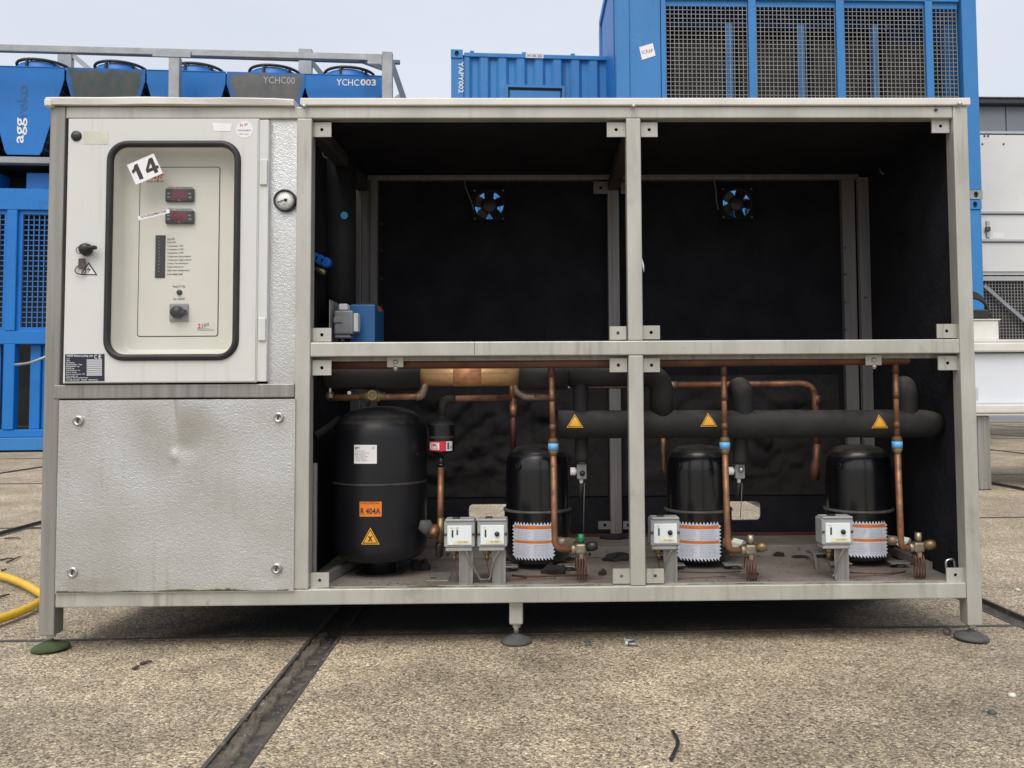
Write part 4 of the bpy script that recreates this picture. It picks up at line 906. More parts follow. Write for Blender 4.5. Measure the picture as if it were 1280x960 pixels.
# ---------------------------------------------------------------- compressors
CPY = .355
def compressor(cxp, lab0, lab1, ly0, ly1, label):
    c = pw(cxp, 640, CPY); x = c.x; r2 = .1055; r1 = .1005
    o = thing('compressor', label, 'compressor', (x, CPY, FL), 'hermetic compressors standing in the lower bay')
    zt = Z_(cxp, 556, CPY-.02); zr = Z_(cxp, 641, CPY-r2)
    MB().lathe([(r1, zr+.002), (r1, zt-.075), (r1*.985, zt-.055), (r1*.94, zt-.036), (r1*.86, zt-.021), (r1*.72, zt-.010), (r1*.5, zt-.003), (r1*.2, zt), (0, zt)], (x, CPY, 0), 64).build('upper_shell', 'black_paint', o)
    MB().lathe([(0, FL+.012), (.06, FL+.012), (.085, FL+.017), (.099, FL+.03), (r2, FL+.055), (r2, zr-.004), (r2+.001, zr+.0005), (r1+.0005, zr+.001)], (x, CPY, 0), 64).build('lower_shell', 'black_paint', o)
    MB().lathe([(r1, zr+.004), (r2+.002, zr+.003), (r2+.0035, zr-.001), (r2+.002, zr-.004), (r2-.001, zr-.005)], (x, CPY, 0), 64).build('weld_ring', 'worn_ring', o)
    for sx in (-1, 1):
        for sy in (-1, 1): MB().box(x+sx*.09-.03, x+sx*.09+.03, CPY+sy*.085-.022, CPY+sy*.085+.022, FL+.013, FL+.017, .001).build('base_plate', 'frame_dull', o)
    for sx in (-1, 1):
        for sy in (-1, 1):
            MB().lathe([(0, FL+.022), (.006, FL+.022), (.007, FL+.017), (.014, FL+.0125), (.014, FL), (0, FL)], (x+sx*.095, CPY+sy*.088, 0), 16).build('rubber_mount', 'foot_grey', o)
    a, z = on_cyl(cxp-24, 583, CPY, x, r1); p = Vector((x+r1*math.sin(R_(a)), CPY-r1*math.cos(R_(a)), z)); nrm = Vector((math.sin(R_(a)), -math.cos(R_(a)), .25)).normalized()
    MB().cyl(p-nrm*.004, p+nrm*.008, .011, 16, .009).build('plug', 'black_paint', o)
    a0, z1 = on_cyl(lab0, ly0, CPY, x, r2); a1, z0 = on_cyl(lab1, ly1, CPY, x, r2)
    l = MB().patch(x, CPY, r2+.0008, a0, a1, z0, z1, 14, zig=12).build('warning_label', 'label_white', o)
    dz = z1-z0
    ob_ = MB().patch(x, CPY, r2+.0012, a0+.5, a1-.5, z1-dz*.12, z1-.001, 14); ob_.patch(x, CPY, r2+.0012, a0, a1, z1-dz*.565, z1-dz*.475, 14); ob_.build('orange_band', 'orange', l)
    t = MB(); rnd = random.Random(cxp); da = a1-a0
    ws = ('Compressor must be brazed', 'Do not run in vacuum', 'Caution hot surface', 'Remove plugs slowly', 'Use only approved oil', 'See instructions for use', 'Pressure relief required', 'Check wiring first')
    for half in range(2):
        for i in range(13):
            f = .16+.028*i if i < 10 else .60+.03*(i-10)
            f = (.15+.055*i) if i < 6 else (.60+.054*(i-6))
            if f > .96: continue
            s0 = a0+da*(.04+.49*half); arc_text(t, rnd.choice(ws), s0, s0+da*rnd.uniform(.32, .43), z1-dz*(f+.032), z1-dz*f, x, CPY, r2+.0014)
    for half in range(2):
        arc_text(t, 'WARNING', a0+da*(.10+.5*half), a0+da*(.38+.5*half), z1-dz*.10, z1-dz*.04, x, CPY, r2+.0016); arc_text(t, 'CAUTION', a0+da*(.10+.5*half), a0+da*(.38+.5*half), z1-dz*.545, z1-dz*.495, x, CPY, r2+.0016)
    t.build('lettering', 'print_grey', l)
    return o, x
comps = [compressor(672, 643, 691, 655.5, 696, 'black compressor right of the receiver tank, its label facing front left'),
         compressor(872.5, 848, 899, 655, 697, 'black compressor just right of the centre post, partly behind a grey pressure control'),
         compressor(1073, 1060, 1107.5, 654, 693, 'black compressor nearest the right end of the bay, label on its right half')]

# ---------------------------------------------------------------- insulated pipes and header
HY = .14
hdr = thing('suction_header', 'thick black insulated header pipe with three yellow triangles lying above the compressors', 'insulated pipe', pw(936, 530, HY))
a, b = pw(697.5, 530.5, HY), pw(1174, 529.5, HY); hr_ = 17.4*S_(HY)
mb = MB(); nseg = 60; P = [a.lerp(b, i/nseg) for i in range(nseg+1)]
R1 = [hr_*(1+.012*math.sin(i*.9)+.010*math.sin(i*.37+1)) for i in range(nseg+1)]; R1[-1] *= .72; R1[-2] *= .90; R1[-3] *= .97
mb.tube(P, R1, 36); mb.build('header_pipe', 'insulation', hdr)
for (pts, r, nm) in (([pw(929, 528, HY), pw(929, 500, HY+.005), pw(927, 487, HY+.03), pw(924, 484, HY+.09), pw(922, 490, HY+.16), pw(922, 530, HY+.20)], 13*S_(HY), 'branch_elbow'),
                     ([pw(1134, 526, HY), pw(1134.5, 500, HY+.005), pw(1133, 487, HY+.03), pw(1130, 482, HY+.09), pw(1126, 488, HY+.16), pw(1126, 530, HY+.20)], 12.5*S_(HY), 'branch_elbow'),
                     ([pw(726, 478, HY), pw(726, 520, HY)], 9.6*S_(HY), 'branch_pipe'),
                     ([pw(727, 540, HY+.03), pw(727, 577, HY+.03)], 8.5*S_(HY), 'branch_pipe'),
                     ([pw(925, 540, HY+.04), pw(925, 580, HY+.04)], 9*S_(HY), 'branch_pipe'),
                     ([pw(1121, 542, HY+.06), pw(1121, 582, HY+.10)], 8*S_(HY), 'branch_pipe')):
    MB().tube(smooth_path(pts, 8), r, 24).build(nm, 'insulation', hdr)
def tri_pipe(px, py0, py1, hwpx, mark):        # a triangle bent over the front of the header
    for kk, (m, sc, off) in enumerate((('yellow', 1.0, .0012), ('print', .86, .0016), ('yellow', .74, .002))):
        mb = MB(); yc = py0+(py1-py0)*.62; V = []; n = 8
        for i in range(n+1):
            t = i/n; y = (yc+(py0-yc)*sc)*(1-t)+(yc+(py1-yc)*sc)*t
            for s in (-1, 1):
                p = pw(px+s*hwpx*sc*t+.001*s, y, HY); ax = a.lerp(b, (p.x-a.x)/(b.x-a.x)); dz = max(-hr_*.9, min(hr_*.9, (p.z-ax.z)*.985)); R = hr_*1.02+off
                V.append((p.x, ax.y-math.sqrt(R*R-dz*dz), ax.z+dz))
        mb._new(V, [(2*i, 2*i+2, 2*i+3, 2*i+1) for i in range(n)], True)
        o = mb.build(('hazard_triangle', 'triangle_border', 'triangle_field')[kk], m, hdr)
    return o
for px, py0, py1, mk in ((718, 517, 534, ''), (882.5, 515.5, 532.5, ''), (1093, 517.5, 534.5, '')):
    tri_pipe(px, py0, py1, 10.3, mk)

UY = .14
up = thing('suction_pipe', 'large pipe under the middle rail, black insulation with a bare copper stretch in the middle', 'pipe', pw(600, 471, UY))
MB().tube([pw(404, 471, UY), pw(410, 471, UY), pw(526.5, 471.5, UY)], [13*S_(UY), 15.2*S_(UY), 15.6*S_(UY)], 32).build('insulation_sleeve', 'insulation', up)
MB().tube([pw(522, 470, UY), pw(655, 469.5, UY)], 12.8*S_(UY), 32).build('bare_copper', 'copper_bare', up)
MB().tube([pw(567.5, 470, UY), pw(602.5, 469.7, UY)], 13.1*S_(UY), 32).build('rough_wrap', 'copper_label', up)
MB().tube([pw(649.5, 471, UY), pw(710, 471, UY)], 16*S_(UY), 32).build('insulation_sleeve', 'insulation', up)
MB().tube(bend([pw(705, 469, UY), pw(827, 468.5, UY), pw(827, 522, UY)], .055, 10), 14.6*S_(UY), 32).build('insulation_elbow', 'insulation', up)
c = pw(711, 484, UY-.02); MB().lathe([(0, .004), (.004, .003), (.004, 0)], c, 10, 'y').build('clip', 'steel', up)

# ---------------------------------------------------------------- copper pipes
CY = .062
man = thing('copper_manifold', 'long dull copper pipe clamped along the underside of the middle rail', 'copper pipe', pw(760, 454, CY))
MB().tube([pw(398, 455.5, CY), pw(760, 453.5, CY), pw(1134.5, 449.5, CY), pw(1136.5, 449.5, CY)], [6.3*S_(CY)]*3+[4.5*S_(CY)], 20).build('pipe', 'copper_dull', man)
for px, py in ((494, 452.5), (1092, 450)):
    a = pw(px-10.2, py-6.5, CY-.024); b = pw(px+10.2, py+6.5, CY-.024)
    cl = MB().box(a.x, b.x, CY-.025, CY-.018, b.z, a.z, .001).build('clamp', 'frame', man)
    c = pw(px+.5, py, CY-.025); MB().lathe([(0, .0065), (.005, .0055), (.007, 0)], c, 14, 'y').build('bolt_head', 'steel', cl)
    c = pw(px+.5, py+9, CY-.02); MB().tube([c+Vector((0, 0, .008)), c, c-Vector((0, 0, .006))], [.008, .0075, .004], 8).build('nut', 'steel', cl)
def riser(top, mid, bot, end, label, cap):
    o = thing('copper_riser', label, 'copper pipe', pw(*end, CY), 'copper risers from the manifold down to the compressor valves')
    A_ = pw(*top, CY); B_ = pw(*mid, CY); C_ = pw(*bot, CY); E_ = pw(*end, CY+.03)
    MB().tube([A_, B_], 3.5*S_(CY), 16).build('pipe', 'copper', o)
    MB().tube(bend([B_, C_+Vector((0, 0, 0)), E_], .045, 8), 3.9*S_(CY), 16).build('pipe_bend', 'copper', o)
    v = A_.lerp(B_, .5)
    cc = pw(B_.x and mid[0], mid[1], CY)
    zc = B_
    co_ = MB(); co_.tube([zc+Vector((0, 0, z)) for z in (.024, .019, .019, .012, .012, .002, .002, -.010, -.010, -.016, -.016, -.022)], [.0125, .0125, .0145, .0145, .0125, .0125, .0125, .0125, .0145, .0145, .0125, .0115], 16, smooth=False); co_.build('brass_union', 'brass', o)
    MB().tube([zc+Vector((0, 0, .010)), zc+Vector((0, 0, -.009))], .0148, 20).build('blue_band', 'blue_band', o)
    MB().tube([A_+Vector((0, 0, .004)), A_+Vector((0, 0, -.03))], 4.2*S_(CY), 16).build('collar', 'copper_dull', o)
    for f in (.35, .72): q = A_.lerp(B_, f); MB().tube([q, q-Vector((0, 0, .02))], 4.15*S_(CY), 16).build('joint', 'copper_dull', o)
    # valve at the lower end
    e = E_; vb = MB()
    vb.tube([e-Vector((.004, 0, 0)), e+Vector((.012, .003, .002))], [.0135, .0155], 14); vb.box(e.x+.010, e.x+.040, e.y-.014, e.y+.016, e.z-.011, e.z+.018, .006, 2)
    vb.tube([e+Vector((.028, .0, -.010)), e+Vector((.028, 0, -.026))], .010, 6, smooth=False); vb = vb.build('service_valve', 'nickel', o)
    cp = MB(); cp.tube([e+Vector((.026, 0, .020)), e+Vector((.026, 0, .028)), e+Vector((.026, 0, .044))], [.0085, .0100, .0095], 12); cp.build('valve_cap', cap, vb)
    cp = MB(); cp.tube([e+Vector((.042, 0, .006)), e+Vector((.060, -.004, .010)), e+Vector((.072, -.006, .012))], [.012, .0145, .011], 12); cp.build('stem_cap', 'black_plastic' if cap == 'green_cap' else 'brass', vb)
    nu = MB(); nu.tube([e+Vector((-.012, .05, .012)), e+Vector((.012, .03, .008))], .0165, 6, smooth=False); nu.build('flare_nut', 'aged_tape' if cap != 'green_cap' else 'nickel', vb)
    nu = MB(); nu.tube([e+Vector((-.040, .06, .014)), e+Vector((-.014, .05, .012))], [.014, .014], 12); nu.build('flare_collar', 'braze', vb)
    # coil of capillary tube hanging below
    cl = MB(); n = 4*18; pts = []
    for i in range(n+1):
        t = 2*math.pi*i/18; pts.append(e+Vector((.010+.008*(i/18), .014*math.cos(t), -.052+.034*math.sin(t))))
    cl.tube(pts, .0019, 7); cl.build('capillary_coil', 'copper_dull', o)
    return o
risers = [riser((689, 458), (691.5, 558.5), (693.5, 686), (715, 687), 'copper riser with blue band in front of the compressor beside the receiver', 'green_cap'),
          riser((904.5, 457), (906, 557), (910, 688), (927, 688), 'copper riser with blue band in front of the compressor at the centre post', 'nickel'),
          riser((1119, 454), (1121.5, 556), (1126.5, 685), (1137, 685), 'copper riser with blue band nearest the right end post', 'nickel')]
# discharge pipe far back
DY = .47
o = thing('discharge_pipe', 'horizontal copper pipe behind the header that turns down behind the right compressors', 'copper pipe', pw(930, 481, DY))
MB().tube(bend([pw(836, 481.5, DY), pw(1018, 479.5, DY), pw(1021, 560, DY)], .05, 8), 4.4*S_(DY), 16).build('pipe', 'copper', o)
MB().tube([pw(1021, 555, DY), pw(1020, 575, DY), pw(1019, 582, DY), pw(1018, 600, DY)], [4.6*S_(DY), 4.6*S_(DY), 6.5*S_(DY), 6*S_(DY)], 16).build('muffler', 'copper_dull', o)
MB().tube([pw(834, 481.5, DY), pw(846, 481.3, DY)], 5*S_(DY), 14).build('joint', 'braze', o)
MB().tube([pw(1020.5, 494, DY), pw(1021, 506, DY)], 5*S_(DY), 14).build('joint', 'copper_dull', o)
o = MB(); o.tube([pw(733, 484, DY+.03), pw(800, 483.8, DY+.03)], 2.0*S_(DY), 12); put(o.build('thin_copper_pipe', 'copper_dull'), 'thin copper pipe between the insulated stub and the centre post', 'copper pipe')
o = MB(); o.tube([pw(829, 545, DY), pw(829, 565, DY), pw(829.5, 568, DY), pw(829.5, 586, DY), pw(834, 596, DY)], [3.2*S_(DY)]*2+[2.6*S_(DY)]*3, 12); put(o.build('copper_stub', 'copper'), 'short copper stub at the shoulder of the compressor by the centre post', 'copper pipe')
o = thing('copper_discharge_drop', 'copper pipe dropping behind the compressor next to the receiver', 'copper pipe', pw(642, 540, .42))
MB().tube([pw(641.5, 497, .42), pw(641.5, 565, .42)], 3.6*S_(.42), 14).build('pipe', 'copper_dull', o); MB().tube([pw(641.5, 506, .42), pw(641.5, 521, .42)], 4.6*S_(.42), 14).build('joint', 'copper', o)
# liquid line with sight glass
LY = .13
o = thing('liquid_line', 'copper line with brass sight glass above the receiver tank', 'copper pipe', pw(466, 494, LY))
MB().tube(bend([pw(410, 497, LY), pw(524, 495.5, LY), pw(533, 481, LY)], .02, 6), 4.2*S_(LY), 16).build('pipe', 'copper', o)
MB().tube(bend([pw(520, 495.5, LY), pw(526.5, 495.3, LY), pw(532.5, 478, LY)], .02, 6), 5.1*S_(LY), 16).build('elbow', 'braze', o)
c = pw(466, 494, LY-.012); MB().lathe([(0, .004), (.009, .004), (.0095, .008), (.0155, .008), (.0175, 0), (.0175, -.02), (0, -.02)], c, 8, 'y', False).build('sight_glass', 'brass', o)
MB().tube([pw(450, 495.5, LY), pw(456, 495.5, LY), pw(457, 495.5, LY), pw(475, 495, LY), pw(476, 495, LY), pw(482, 495, LY)], [.0125, .0125, .0165, .0165, .0125, .0125], 14).build('brass_body', 'brass', o)
MB().tube([pw(408, 495, LY), pw(417, 495, LY)], .012, 8).build('nut', 'nickel', o)
vv_ = MB(); vv_.tube([pw(412.5, 468, LY), pw(412.5, 482, LY), pw(412.5, 484, LY), pw(412.5, 500, LY)], [.002, .002, .005, .006], 10); vv_.build('schrader_valve', 'steel', o)
c = pw(436.5, 491, LY-.006); MB().lathe([(0, .004), (.005, .003), (.006, 0)], c, 10, 'y').build('white_cap', 'white_sticker', o)
o = MB(); o.tube(smooth_path([pw(393, 545, .2), pw(405, 538, .22), pw(425, 524, .25)]), 5*S_(.2), 14); put(o.build('insulated_branch_pipe', 'insulation'), 'thin insulated pipe running from the left post to the receiver top', 'pipe')
# filter drier
FY = .22
o = thing('filter_drier', 'black filter drier with a red and white label hanging between receiver and compressor', 'filter drier', pw(553, 545, FY)); s = S_(FY); c = pw(552.7, 545, FY)
def zf(py): return Z_(553, py, FY)
MB().lathe([(4.4*s, zf(517)), (4.6*s, zf(521)), (8*s, zf(524)), (13.5*s, zf(527.5)), (15.4*s, zf(529.5)), (15.8*s, zf(531))], (c.x, FY, 0), 32).build('top_cone', 'dust_black', o)
MB().lathe([(15.6*s, zf(531)), (15.6*s, zf(545.5))], (c.x, FY, 0), 32).build('upper_shell', 'black_paint', o)
MB().lathe([(15.6*s, zf(545)), (16.4*s, zf(546.3)), (15.6*s, zf(547.6))], (c.x, FY, 0), 32).build('seam', 'dust_black', o)
MB().lathe([(15.4*s, zf(547.4)), (15.2*s, zf(562)), (13*s, zf(565.5)), (6*s, zf(569.5)), (4*s, zf(571))], (c.x, FY, 0), 32).build('lower_shell', 'black_paint', o)
lab = MB().patch(c.x, FY, 15.4*s+.0008, -78, 58, zf(562.8), zf(551), 16).build('label', 'white_sticker', o)
rb_ = MB(); R2 = 15.4*s+.0013
for a0, a1 in ((-78, -62), (-6, 24)): rb_.patch(c.x, FY, R2, a0, a1, zf(562.8), zf(551), 6)
rb_.patch(c.x, FY, R2, -62, -6, zf(562.8), zf(561.2), 6); rb_.patch(c.x, FY, R2, -62, -6, zf(552.4), zf(551), 6); rb_.build('red_field', 'red_label', lab)
t = MB(); arc_text(t, 'DML', -50, -14, zf(557.5), zf(553.4), c.x, FY, R2, bold=.02); arc_text(t, 'FILTER DRIER', -52, -12, zf(560.5), zf(558.6), c.x, FY, R2); t.build('lettering', 'print_red', lab)
t = MB(); arc_text(t, 'I', 30, 38, zf(561), zf(552.5), c.x, FY, R2, bold=.05); arc_text(t, '305', 42, 54, zf(560), zf(557), c.x, FY, R2); t.build('lettering', 'print', lab)
dl = thing('drier_line', 'bent copper line from the drier top to the tee under the bare copper pipe', 'copper pipe', pw(600, 497, FY))
MB().tube(bend([pw(553, 519, FY), pw(553.5, 498.5, FY), pw(640, 497, FY)], .045, 8), 4.0*S_(FY), 16).build('pipe', 'copper', dl)
MB().tube(bend([pw(553, 520, FY), pw(553.3, 499, FY), pw(570, 498.2, FY)], .035, 8), 4.7*S_(FY), 16).build('elbow', 'dust_black', dl)
MB().tube(bend([pw(644.5, 477, UY), pw(645, 489, UY), pw(656, 496, UY), pw(688, 496, UY)], .012, 5), 4.6*S_(UY), 14).build('drain_elbow', 'braze', dl)
MB().tube([pw(641, 482, FY), pw(640, 498, FY)], 4.2*S_(FY), 14).build('tee', 'copper', dl)
MB().tube([pw(668, 495.5, UY-.002), pw(690, 495.8, UY-.002)], 4.0*S_(UY), 14).build('pipe', 'copper', dl)
dd = thing('drier_drop_pipe', 'vertical copper pipe below the filter drier with a black capped valve at its foot', 'copper pipe', pw(551, 640, FY))
MB().tube([pw(551.5, 569, FY), pw(551.3, 584, FY)], 3.2*S_(FY), 14).build('sleeve', 'black_paint', dd); MB().tube([pw(551.5, 579.5, FY), pw(551.5, 582.5, FY)], 4.4*S_(FY), 14).build('collar', 'black_paint', dd)
MB().tube([pw(551.2, 584, FY), pw(550, 682, FY)], 3.9*S_(FY), 16).build('pipe', 'copper', dd)
vb = MB(); vb.tube([pw(551, 647, FY), pw(550.5, 678, FY)], 4.6*S_(FY), 14); vb.tube([pw(548, 664, FY-.005), pw(533, 667, FY-.02)], 5.2*S_(FY), 8, smooth=False); vb = vb.build('valve', 'brass', dd)
MB().tube([pw(545, 658, FY-.02), pw(543, 664, FY-.035), pw(541, 670, FY-.045)], [.010, .015, .012], 12).build('valve_handle', 'copper', vb)
MB().tube([pw(543, 661, FY-.02), pw(537, 659, FY-.022), pw(530, 660, FY-.024), pw(526, 664, FY-.026)], [.004, .022, .026, .012], 14).build('valve_cap', 'foot_grey', vb)
MB().tube([pw(550, 678, FY), pw(549.5, 682, FY), pw(549, 694, FY), pw(548.6, 697, FY)], [4.8*S_(FY), 5.4*S_(FY), 4.8*S_(FY), 3*S_(FY)], 14).build('end_cap', 'black_plastic', dd)

# ---------------------------------------------------------------- pressure transmitters on the stubs
for px, py, lab in ((727, 589, 'grey pressure transmitter under the header left of the centre post'), (924, 588.5, 'grey pressure transmitter under the header right of the second riser')):
    Y = HY+.05; c = pw(px, py, Y); s = S_(Y); o = thing('pressure_transmitter', lab, 'pressure transmitter', c, 'pressure transmitters below the header')
    MB().box(c.x-6*s, c.x+6*s, Y-.014, Y+.012, c.z-9.5*s, c.z+9.5*s, .0035, 2).build('housing', 'grey_alu', o)
    MB().tube([c+Vector((0, 0, 9*s)), c+Vector((0, 0, 17*s))], [4.2*s, 3*s], 14).build('neck', 'grey_alu', o)
    MB().tube([c+Vector((-6*s, 0, 0)), c+Vector((-8.5*s, 0, 0)), c+Vector((-14*s, 0, 0))], [3*s, 5.2*s, 5.0*s], 14).build('plug_cap', 'white_sticker', o)
    MB().lathe([(0, .012), (.006, .011), (.0085, .004), (.0085, 0)], c+Vector((.6*s, -.014, -2*s if px < 800 else 2*s)), 14, 'y').build('knob', 'black_plastic' if px < 800 else 'steel', o)
    MB().tube([c+Vector((-.5*s, 0, -9*s)), c+Vector((-.5*s, 0, -15*s))], [2.6*s, 2.0*s], 12).build('gland', 'white_sticker', o)
    MB().tube([c+Vector((-.5*s, 0, -15*s)), c+Vector((-1*s, .02, -30*s)), c+Vector((0, .03, -38*s))], .0055, 8).build('plug', 'black_plastic', o)
    MB().tube([c+Vector((3.5*s, 0, -15*s)), c+Vector((2.8*s, .01, -40*s)), c+Vector((2.2*s, .02, -76*s if px < 800 else -60*s))], .0012, 6).build('cable', 'cable', o)

# ---------------------------------------------------------------- pressure controls on brackets
def control(x0, y0, x1, y1, label, two, tag, fy, leg0, leg1, legb):
    Y = .075; a, b = pw(x0, y0, Y), pw(x1, y1, Y); wx = b.x-a.x; hz = a.z-b.z
    o = thing('pressure_control', label, 'pressure control', ((a.x+b.x)/2, Y+.03, FL), 'grey pressure controls on sheet metal legs')
    MB().box(a.x, b.x, Y, Y+.062, b.z, a.z, .004, 2).build('housing', 'switch_body', o)
    MB().box(a.x+.003, b.x-.001, Y-.004, Y+.05, a.z-.001, a.z+.005, .002).build('top_cover', 'switch_body', o)
    MB().box(a.x+wx*.25, a.x+wx*.5, Y+.01, Y+.03, a.z+.0045, a.z+.009, .002).build('cable_entry', 'black_plastic', o)
    MB().box(a.x+.004, b.x-.008, Y+.004, Y+.058, b.z-.012, b.z-.0005, .002).build('bottom_cover', 'switch_body', o)
    fa, fb = (a.x+wx*.11, b.x-wx*.10), (b.z+hz*.09, a.z-hz*.17)
    fc = MB().box(fa[0], fa[1], Y-.0035, Y-.0003, fb[0], fb[1], .001).build('face', 'switch_face', o)
    fw, fh = fa[1]-fa[0], fb[1]-fb[0]; m = MB()
    m.box(fa[0]+fw*.18, fa[0]+fw*.25, Y-.0042, Y-.0036, fb[0]+fh*.40, fb[0]+fh*.78)
    if two: m.box(fa[0]+fw*.38, fa[0]+fw*.44, Y-.0042, Y-.0036, fb[0]+fh*.52, fb[0]+fh*.80)
    m.build('scale_slot', 'print', fc)
    if not two: MB().lathe([(0, .007), (.0062, .006), (.0072, 0)], (fa[0]+fw*.70, Y-.0036, fb[0]+fh*.55), 18, 'y').build('knob', 'black_plastic', fc)
    yt = MB().box(fa[0]+fw*(.24 if two else .22), fa[1]-fw*.06, Y-.0044, Y-.0036, fb[0]+fh*.06, fb[0]+fh*.25).build('name_tag', 'pale_yellow', fc)
    t = MB(); t.text(tag, fa[0]+fw*.42, fa[1]-fw*.16, fb[0]+fh*.11, fb[0]+fh*.20, Y-.0048, bold=.01); t.text('bar', fa[0]+fw*.14, fa[0]+fw*.25, fb[0]+fh*.85, fb[0]+fh*.92, Y-.0042)
    if two: t.text('diff', fa[0]+fw*.36, fa[0]+fw*.48, fb[0]+fh*.85, fb[0]+fh*.92, Y-.0042)
    t.build('lettering', 'print_grey', o)
    for xx in (a.x, b.x): MB().lathe([(0, .003), (.004, .0025), (.0045, 0)], (xx+(.004 if xx == a.x else -.004), Y-.0002, (a.z+b.z)/2), 10, 'y').build('screw', 'dark_steel', o)
    la, lb = X_(leg0, 705, Y+.02), X_(leg1, 705, Y+.02)
    lg = MB(); lg.box(la, lb, Y+.018, Y+.0205, FL+.002, b.z-.0125); lg.box(la, lb, Y-.022, Y+.0178, FL+.0002, FL+.0025, .0005); lg = lg.build('bracket_leg', 'frame_dull', o)
    MB().disc((la+lb)/2+.01, Y-.02, FL+.003, .003, 8).build('leg_screw', 'dark_steel', lg)
    q = Vector((a.x+wx*.3, Y+.03, b.z-.012)); g = MB(); g.tube([q, q-Vector((0, 0, .012))], .012, 6, smooth=False); g.tube([q-Vector((0, 0, .012)), q-Vector((0, 0, .03))], .0065, 10); g.build('pressure_fitting', 'brass', o)
    cb = MB(); q2 = Vector((a.x+wx*.72, Y+.008, b.z-.013))
    e_ = q2+Vector((.042 if two else -.03, .012, -(b.z-FL-.012)+.012)); cb.tube(smooth_path([q2, q2.lerp(e_, .4)+Vector((-.004, -.004, 0)), q2.lerp(e_, .85)+Vector((0, 0, -.006)), e_, e_+Vector((.03 if two else .02, .02, -.004))]), .003, 8); cb.build('cable', 'cable', o)
    cp = MB(); q3 = q-Vector((0, 0, .03)); cp.tube(smooth_path([q3, q3+Vector((.002, 0, -.02)), Vector((q3.x+.02, Y+.03, FL+.008)), Vector((q3.x+.10, Y+.045, FL+.005)), Vector((q3.x+.20, Y+.055, FL+.006))]), .0016, 6); cp.build('capillary', 'copper_dull', o)
    return o
control(555, 651.5, 593.5, 684, 'left one of two adjoining grey pressure controls, with two dark slots on its face', True, 'LOW PRES', 0, 574, 591, 727)
control(596.5, 651, 634, 683.5, 'right one of two adjoining grey pressure controls, touching the compressor, with a round knob', False, 'HD PRES 1', 0, 615.5, 632, 727)
control(813, 649, 850, 682, 'grey pressure control right of the centre post, half over a compressor label', False, 'HD PRES 2', 0, 829.5, 846.5, 725)
control(1027, 648, 1067, 681, 'grey pressure control nearest the right end post', False, 'HD PRES 3', 0, 1043, 1061, 723)
o = MB(); o.tube(smooth_path([pw(1010, 689, .40), pw(1017, 692, .34), pw(1020, 704, .28), pw(1023, 715, .22), pw(1038, 718, .16), pw(1050, 717, .13)]), .0055, 10)
put(o.build('conduit', 'cable'), 'grey flexible conduit curling from the floor channel to the right pressure control', 'conduit')
# thin tubes lying along the floor
for k, (pts, lab) in enumerate((([(640, 719, .12), (662, 720.5, .11), (690, 719.5, .12), (712, 719, .13), (735, 719, .14)], 'braided thin line lying on the floor plate left of the centre post'),
                                ([(830, 713.5, .15), (870, 715, .14), (905, 715, .14), (925, 714, .15)], 'thin copper line on the floor plate right of the centre post'),
                                ([(1062, 715, .14), (1090, 716.5, .13), (1120, 716, .14), (1132, 714, .15)], 'thin copper line on the floor plate near the right end'))):
    P = []
    for x, y, Y in pts: p = gr(x, y, FL+.003); P.append(p)
    m = MB(); m.tube(smooth_path(P), .0026 if k == 0 else .0018, 7); put(m.build('thin_line', 'copper_dull'), lab, 'copper pipe')

# ---------------------------------------------------------------- upper bay things on the left
AY = .30
o = thing('blue_control_box', 'blue enamelled box standing on the middle rail at the left of the upper bay', 'box', pw(455, 425, AY))
a, b = pw(437, 380.5, AY), pw(468.5, 432, AY); MB().box(a.x, b.x, AY, AY+.16, b.z, a.z, .004, 2).build('box_body', 'blue_box', o)
MB().box(a.x+.003, b.x-.003, AY+.02, AY+.12, a.z+.0005, a.z+.003, .001).build('lid_seam', 'blue_box', o)
c = pw(472, 386, AY+.07); MB().box(b.x+.0003, b.x+.0008, AY+.05, AY+.11, c.z-.008, c.z+.008).build('small_label', 'orange', o)
o = thing('flow_switch', 'grey cast flow switch with a steel plate, in front of the blue box', 'flow switch', pw(430, 425, AY-.1))
GY = AY-.07
a, b = pw(417.5, 388, GY), pw(441, 418, GY); MB().box(a.x, b.x, GY, GY+.05, b.z, a.z, .005, 2).build('housing', 'grey_alu', o)
MB().box(a.x-.002, a.x+.028, GY-.004, GY+.02, (a.z+b.z)/2-.003, (a.z+b.z)/2+.016, .003).build('cover_step', 'grey_alu', o)
a2, b2 = pw(441.5, 391.5, GY+.01), pw(447.5, 415, GY+.01); MB().box(a2.x, b2.x, GY+.008, GY+.045, b2.z, a2.z, .003).build('clear_cover', 'switch_face', o)
a3, b3 = pw(415.5, 376.5, GY+.03), pw(419, 428, GY+.03); MB().box(a3.x, a3.x+.003, GY-.01, GY+.10, b3.z, a3.z).build('mounting_plate', 'frame', o)
a4, b4 = pw(424, 380, GY+.02), pw(435, 388, GY+.02); MB().box(a4.x, b4.x, GY+.01, GY+.05, b4.z, a4.z, .003).build('neck', 'white_sticker', o)
a4, b4 = pw(418, 418, GY+.005), pw(438, 423, GY+.005); MB().box(a4.x, b4.x, GY+.004, GY+.05, b4.z, a4.z, .003).build('base', 'grey_alu', o)
p = pw(428, 423, GY+.02); MB().tube([p, p-Vector((0, 0, .012)), p-Vector((0, 0, .02))], [.012, .012, .006], 10).build('gland', 'black_plastic', o)
VY = .40
o = thing('insulated_riser', 'vertical black insulated pipe with a blue dot at the left of the upper bay', 'insulated pipe', pw(430, 300, VY))
MB().tube([pw(425, 165, VY), pw(424, 460, VY)], 20*S_(VY), 28).build('insulation_sleeve', 'insulation', o)
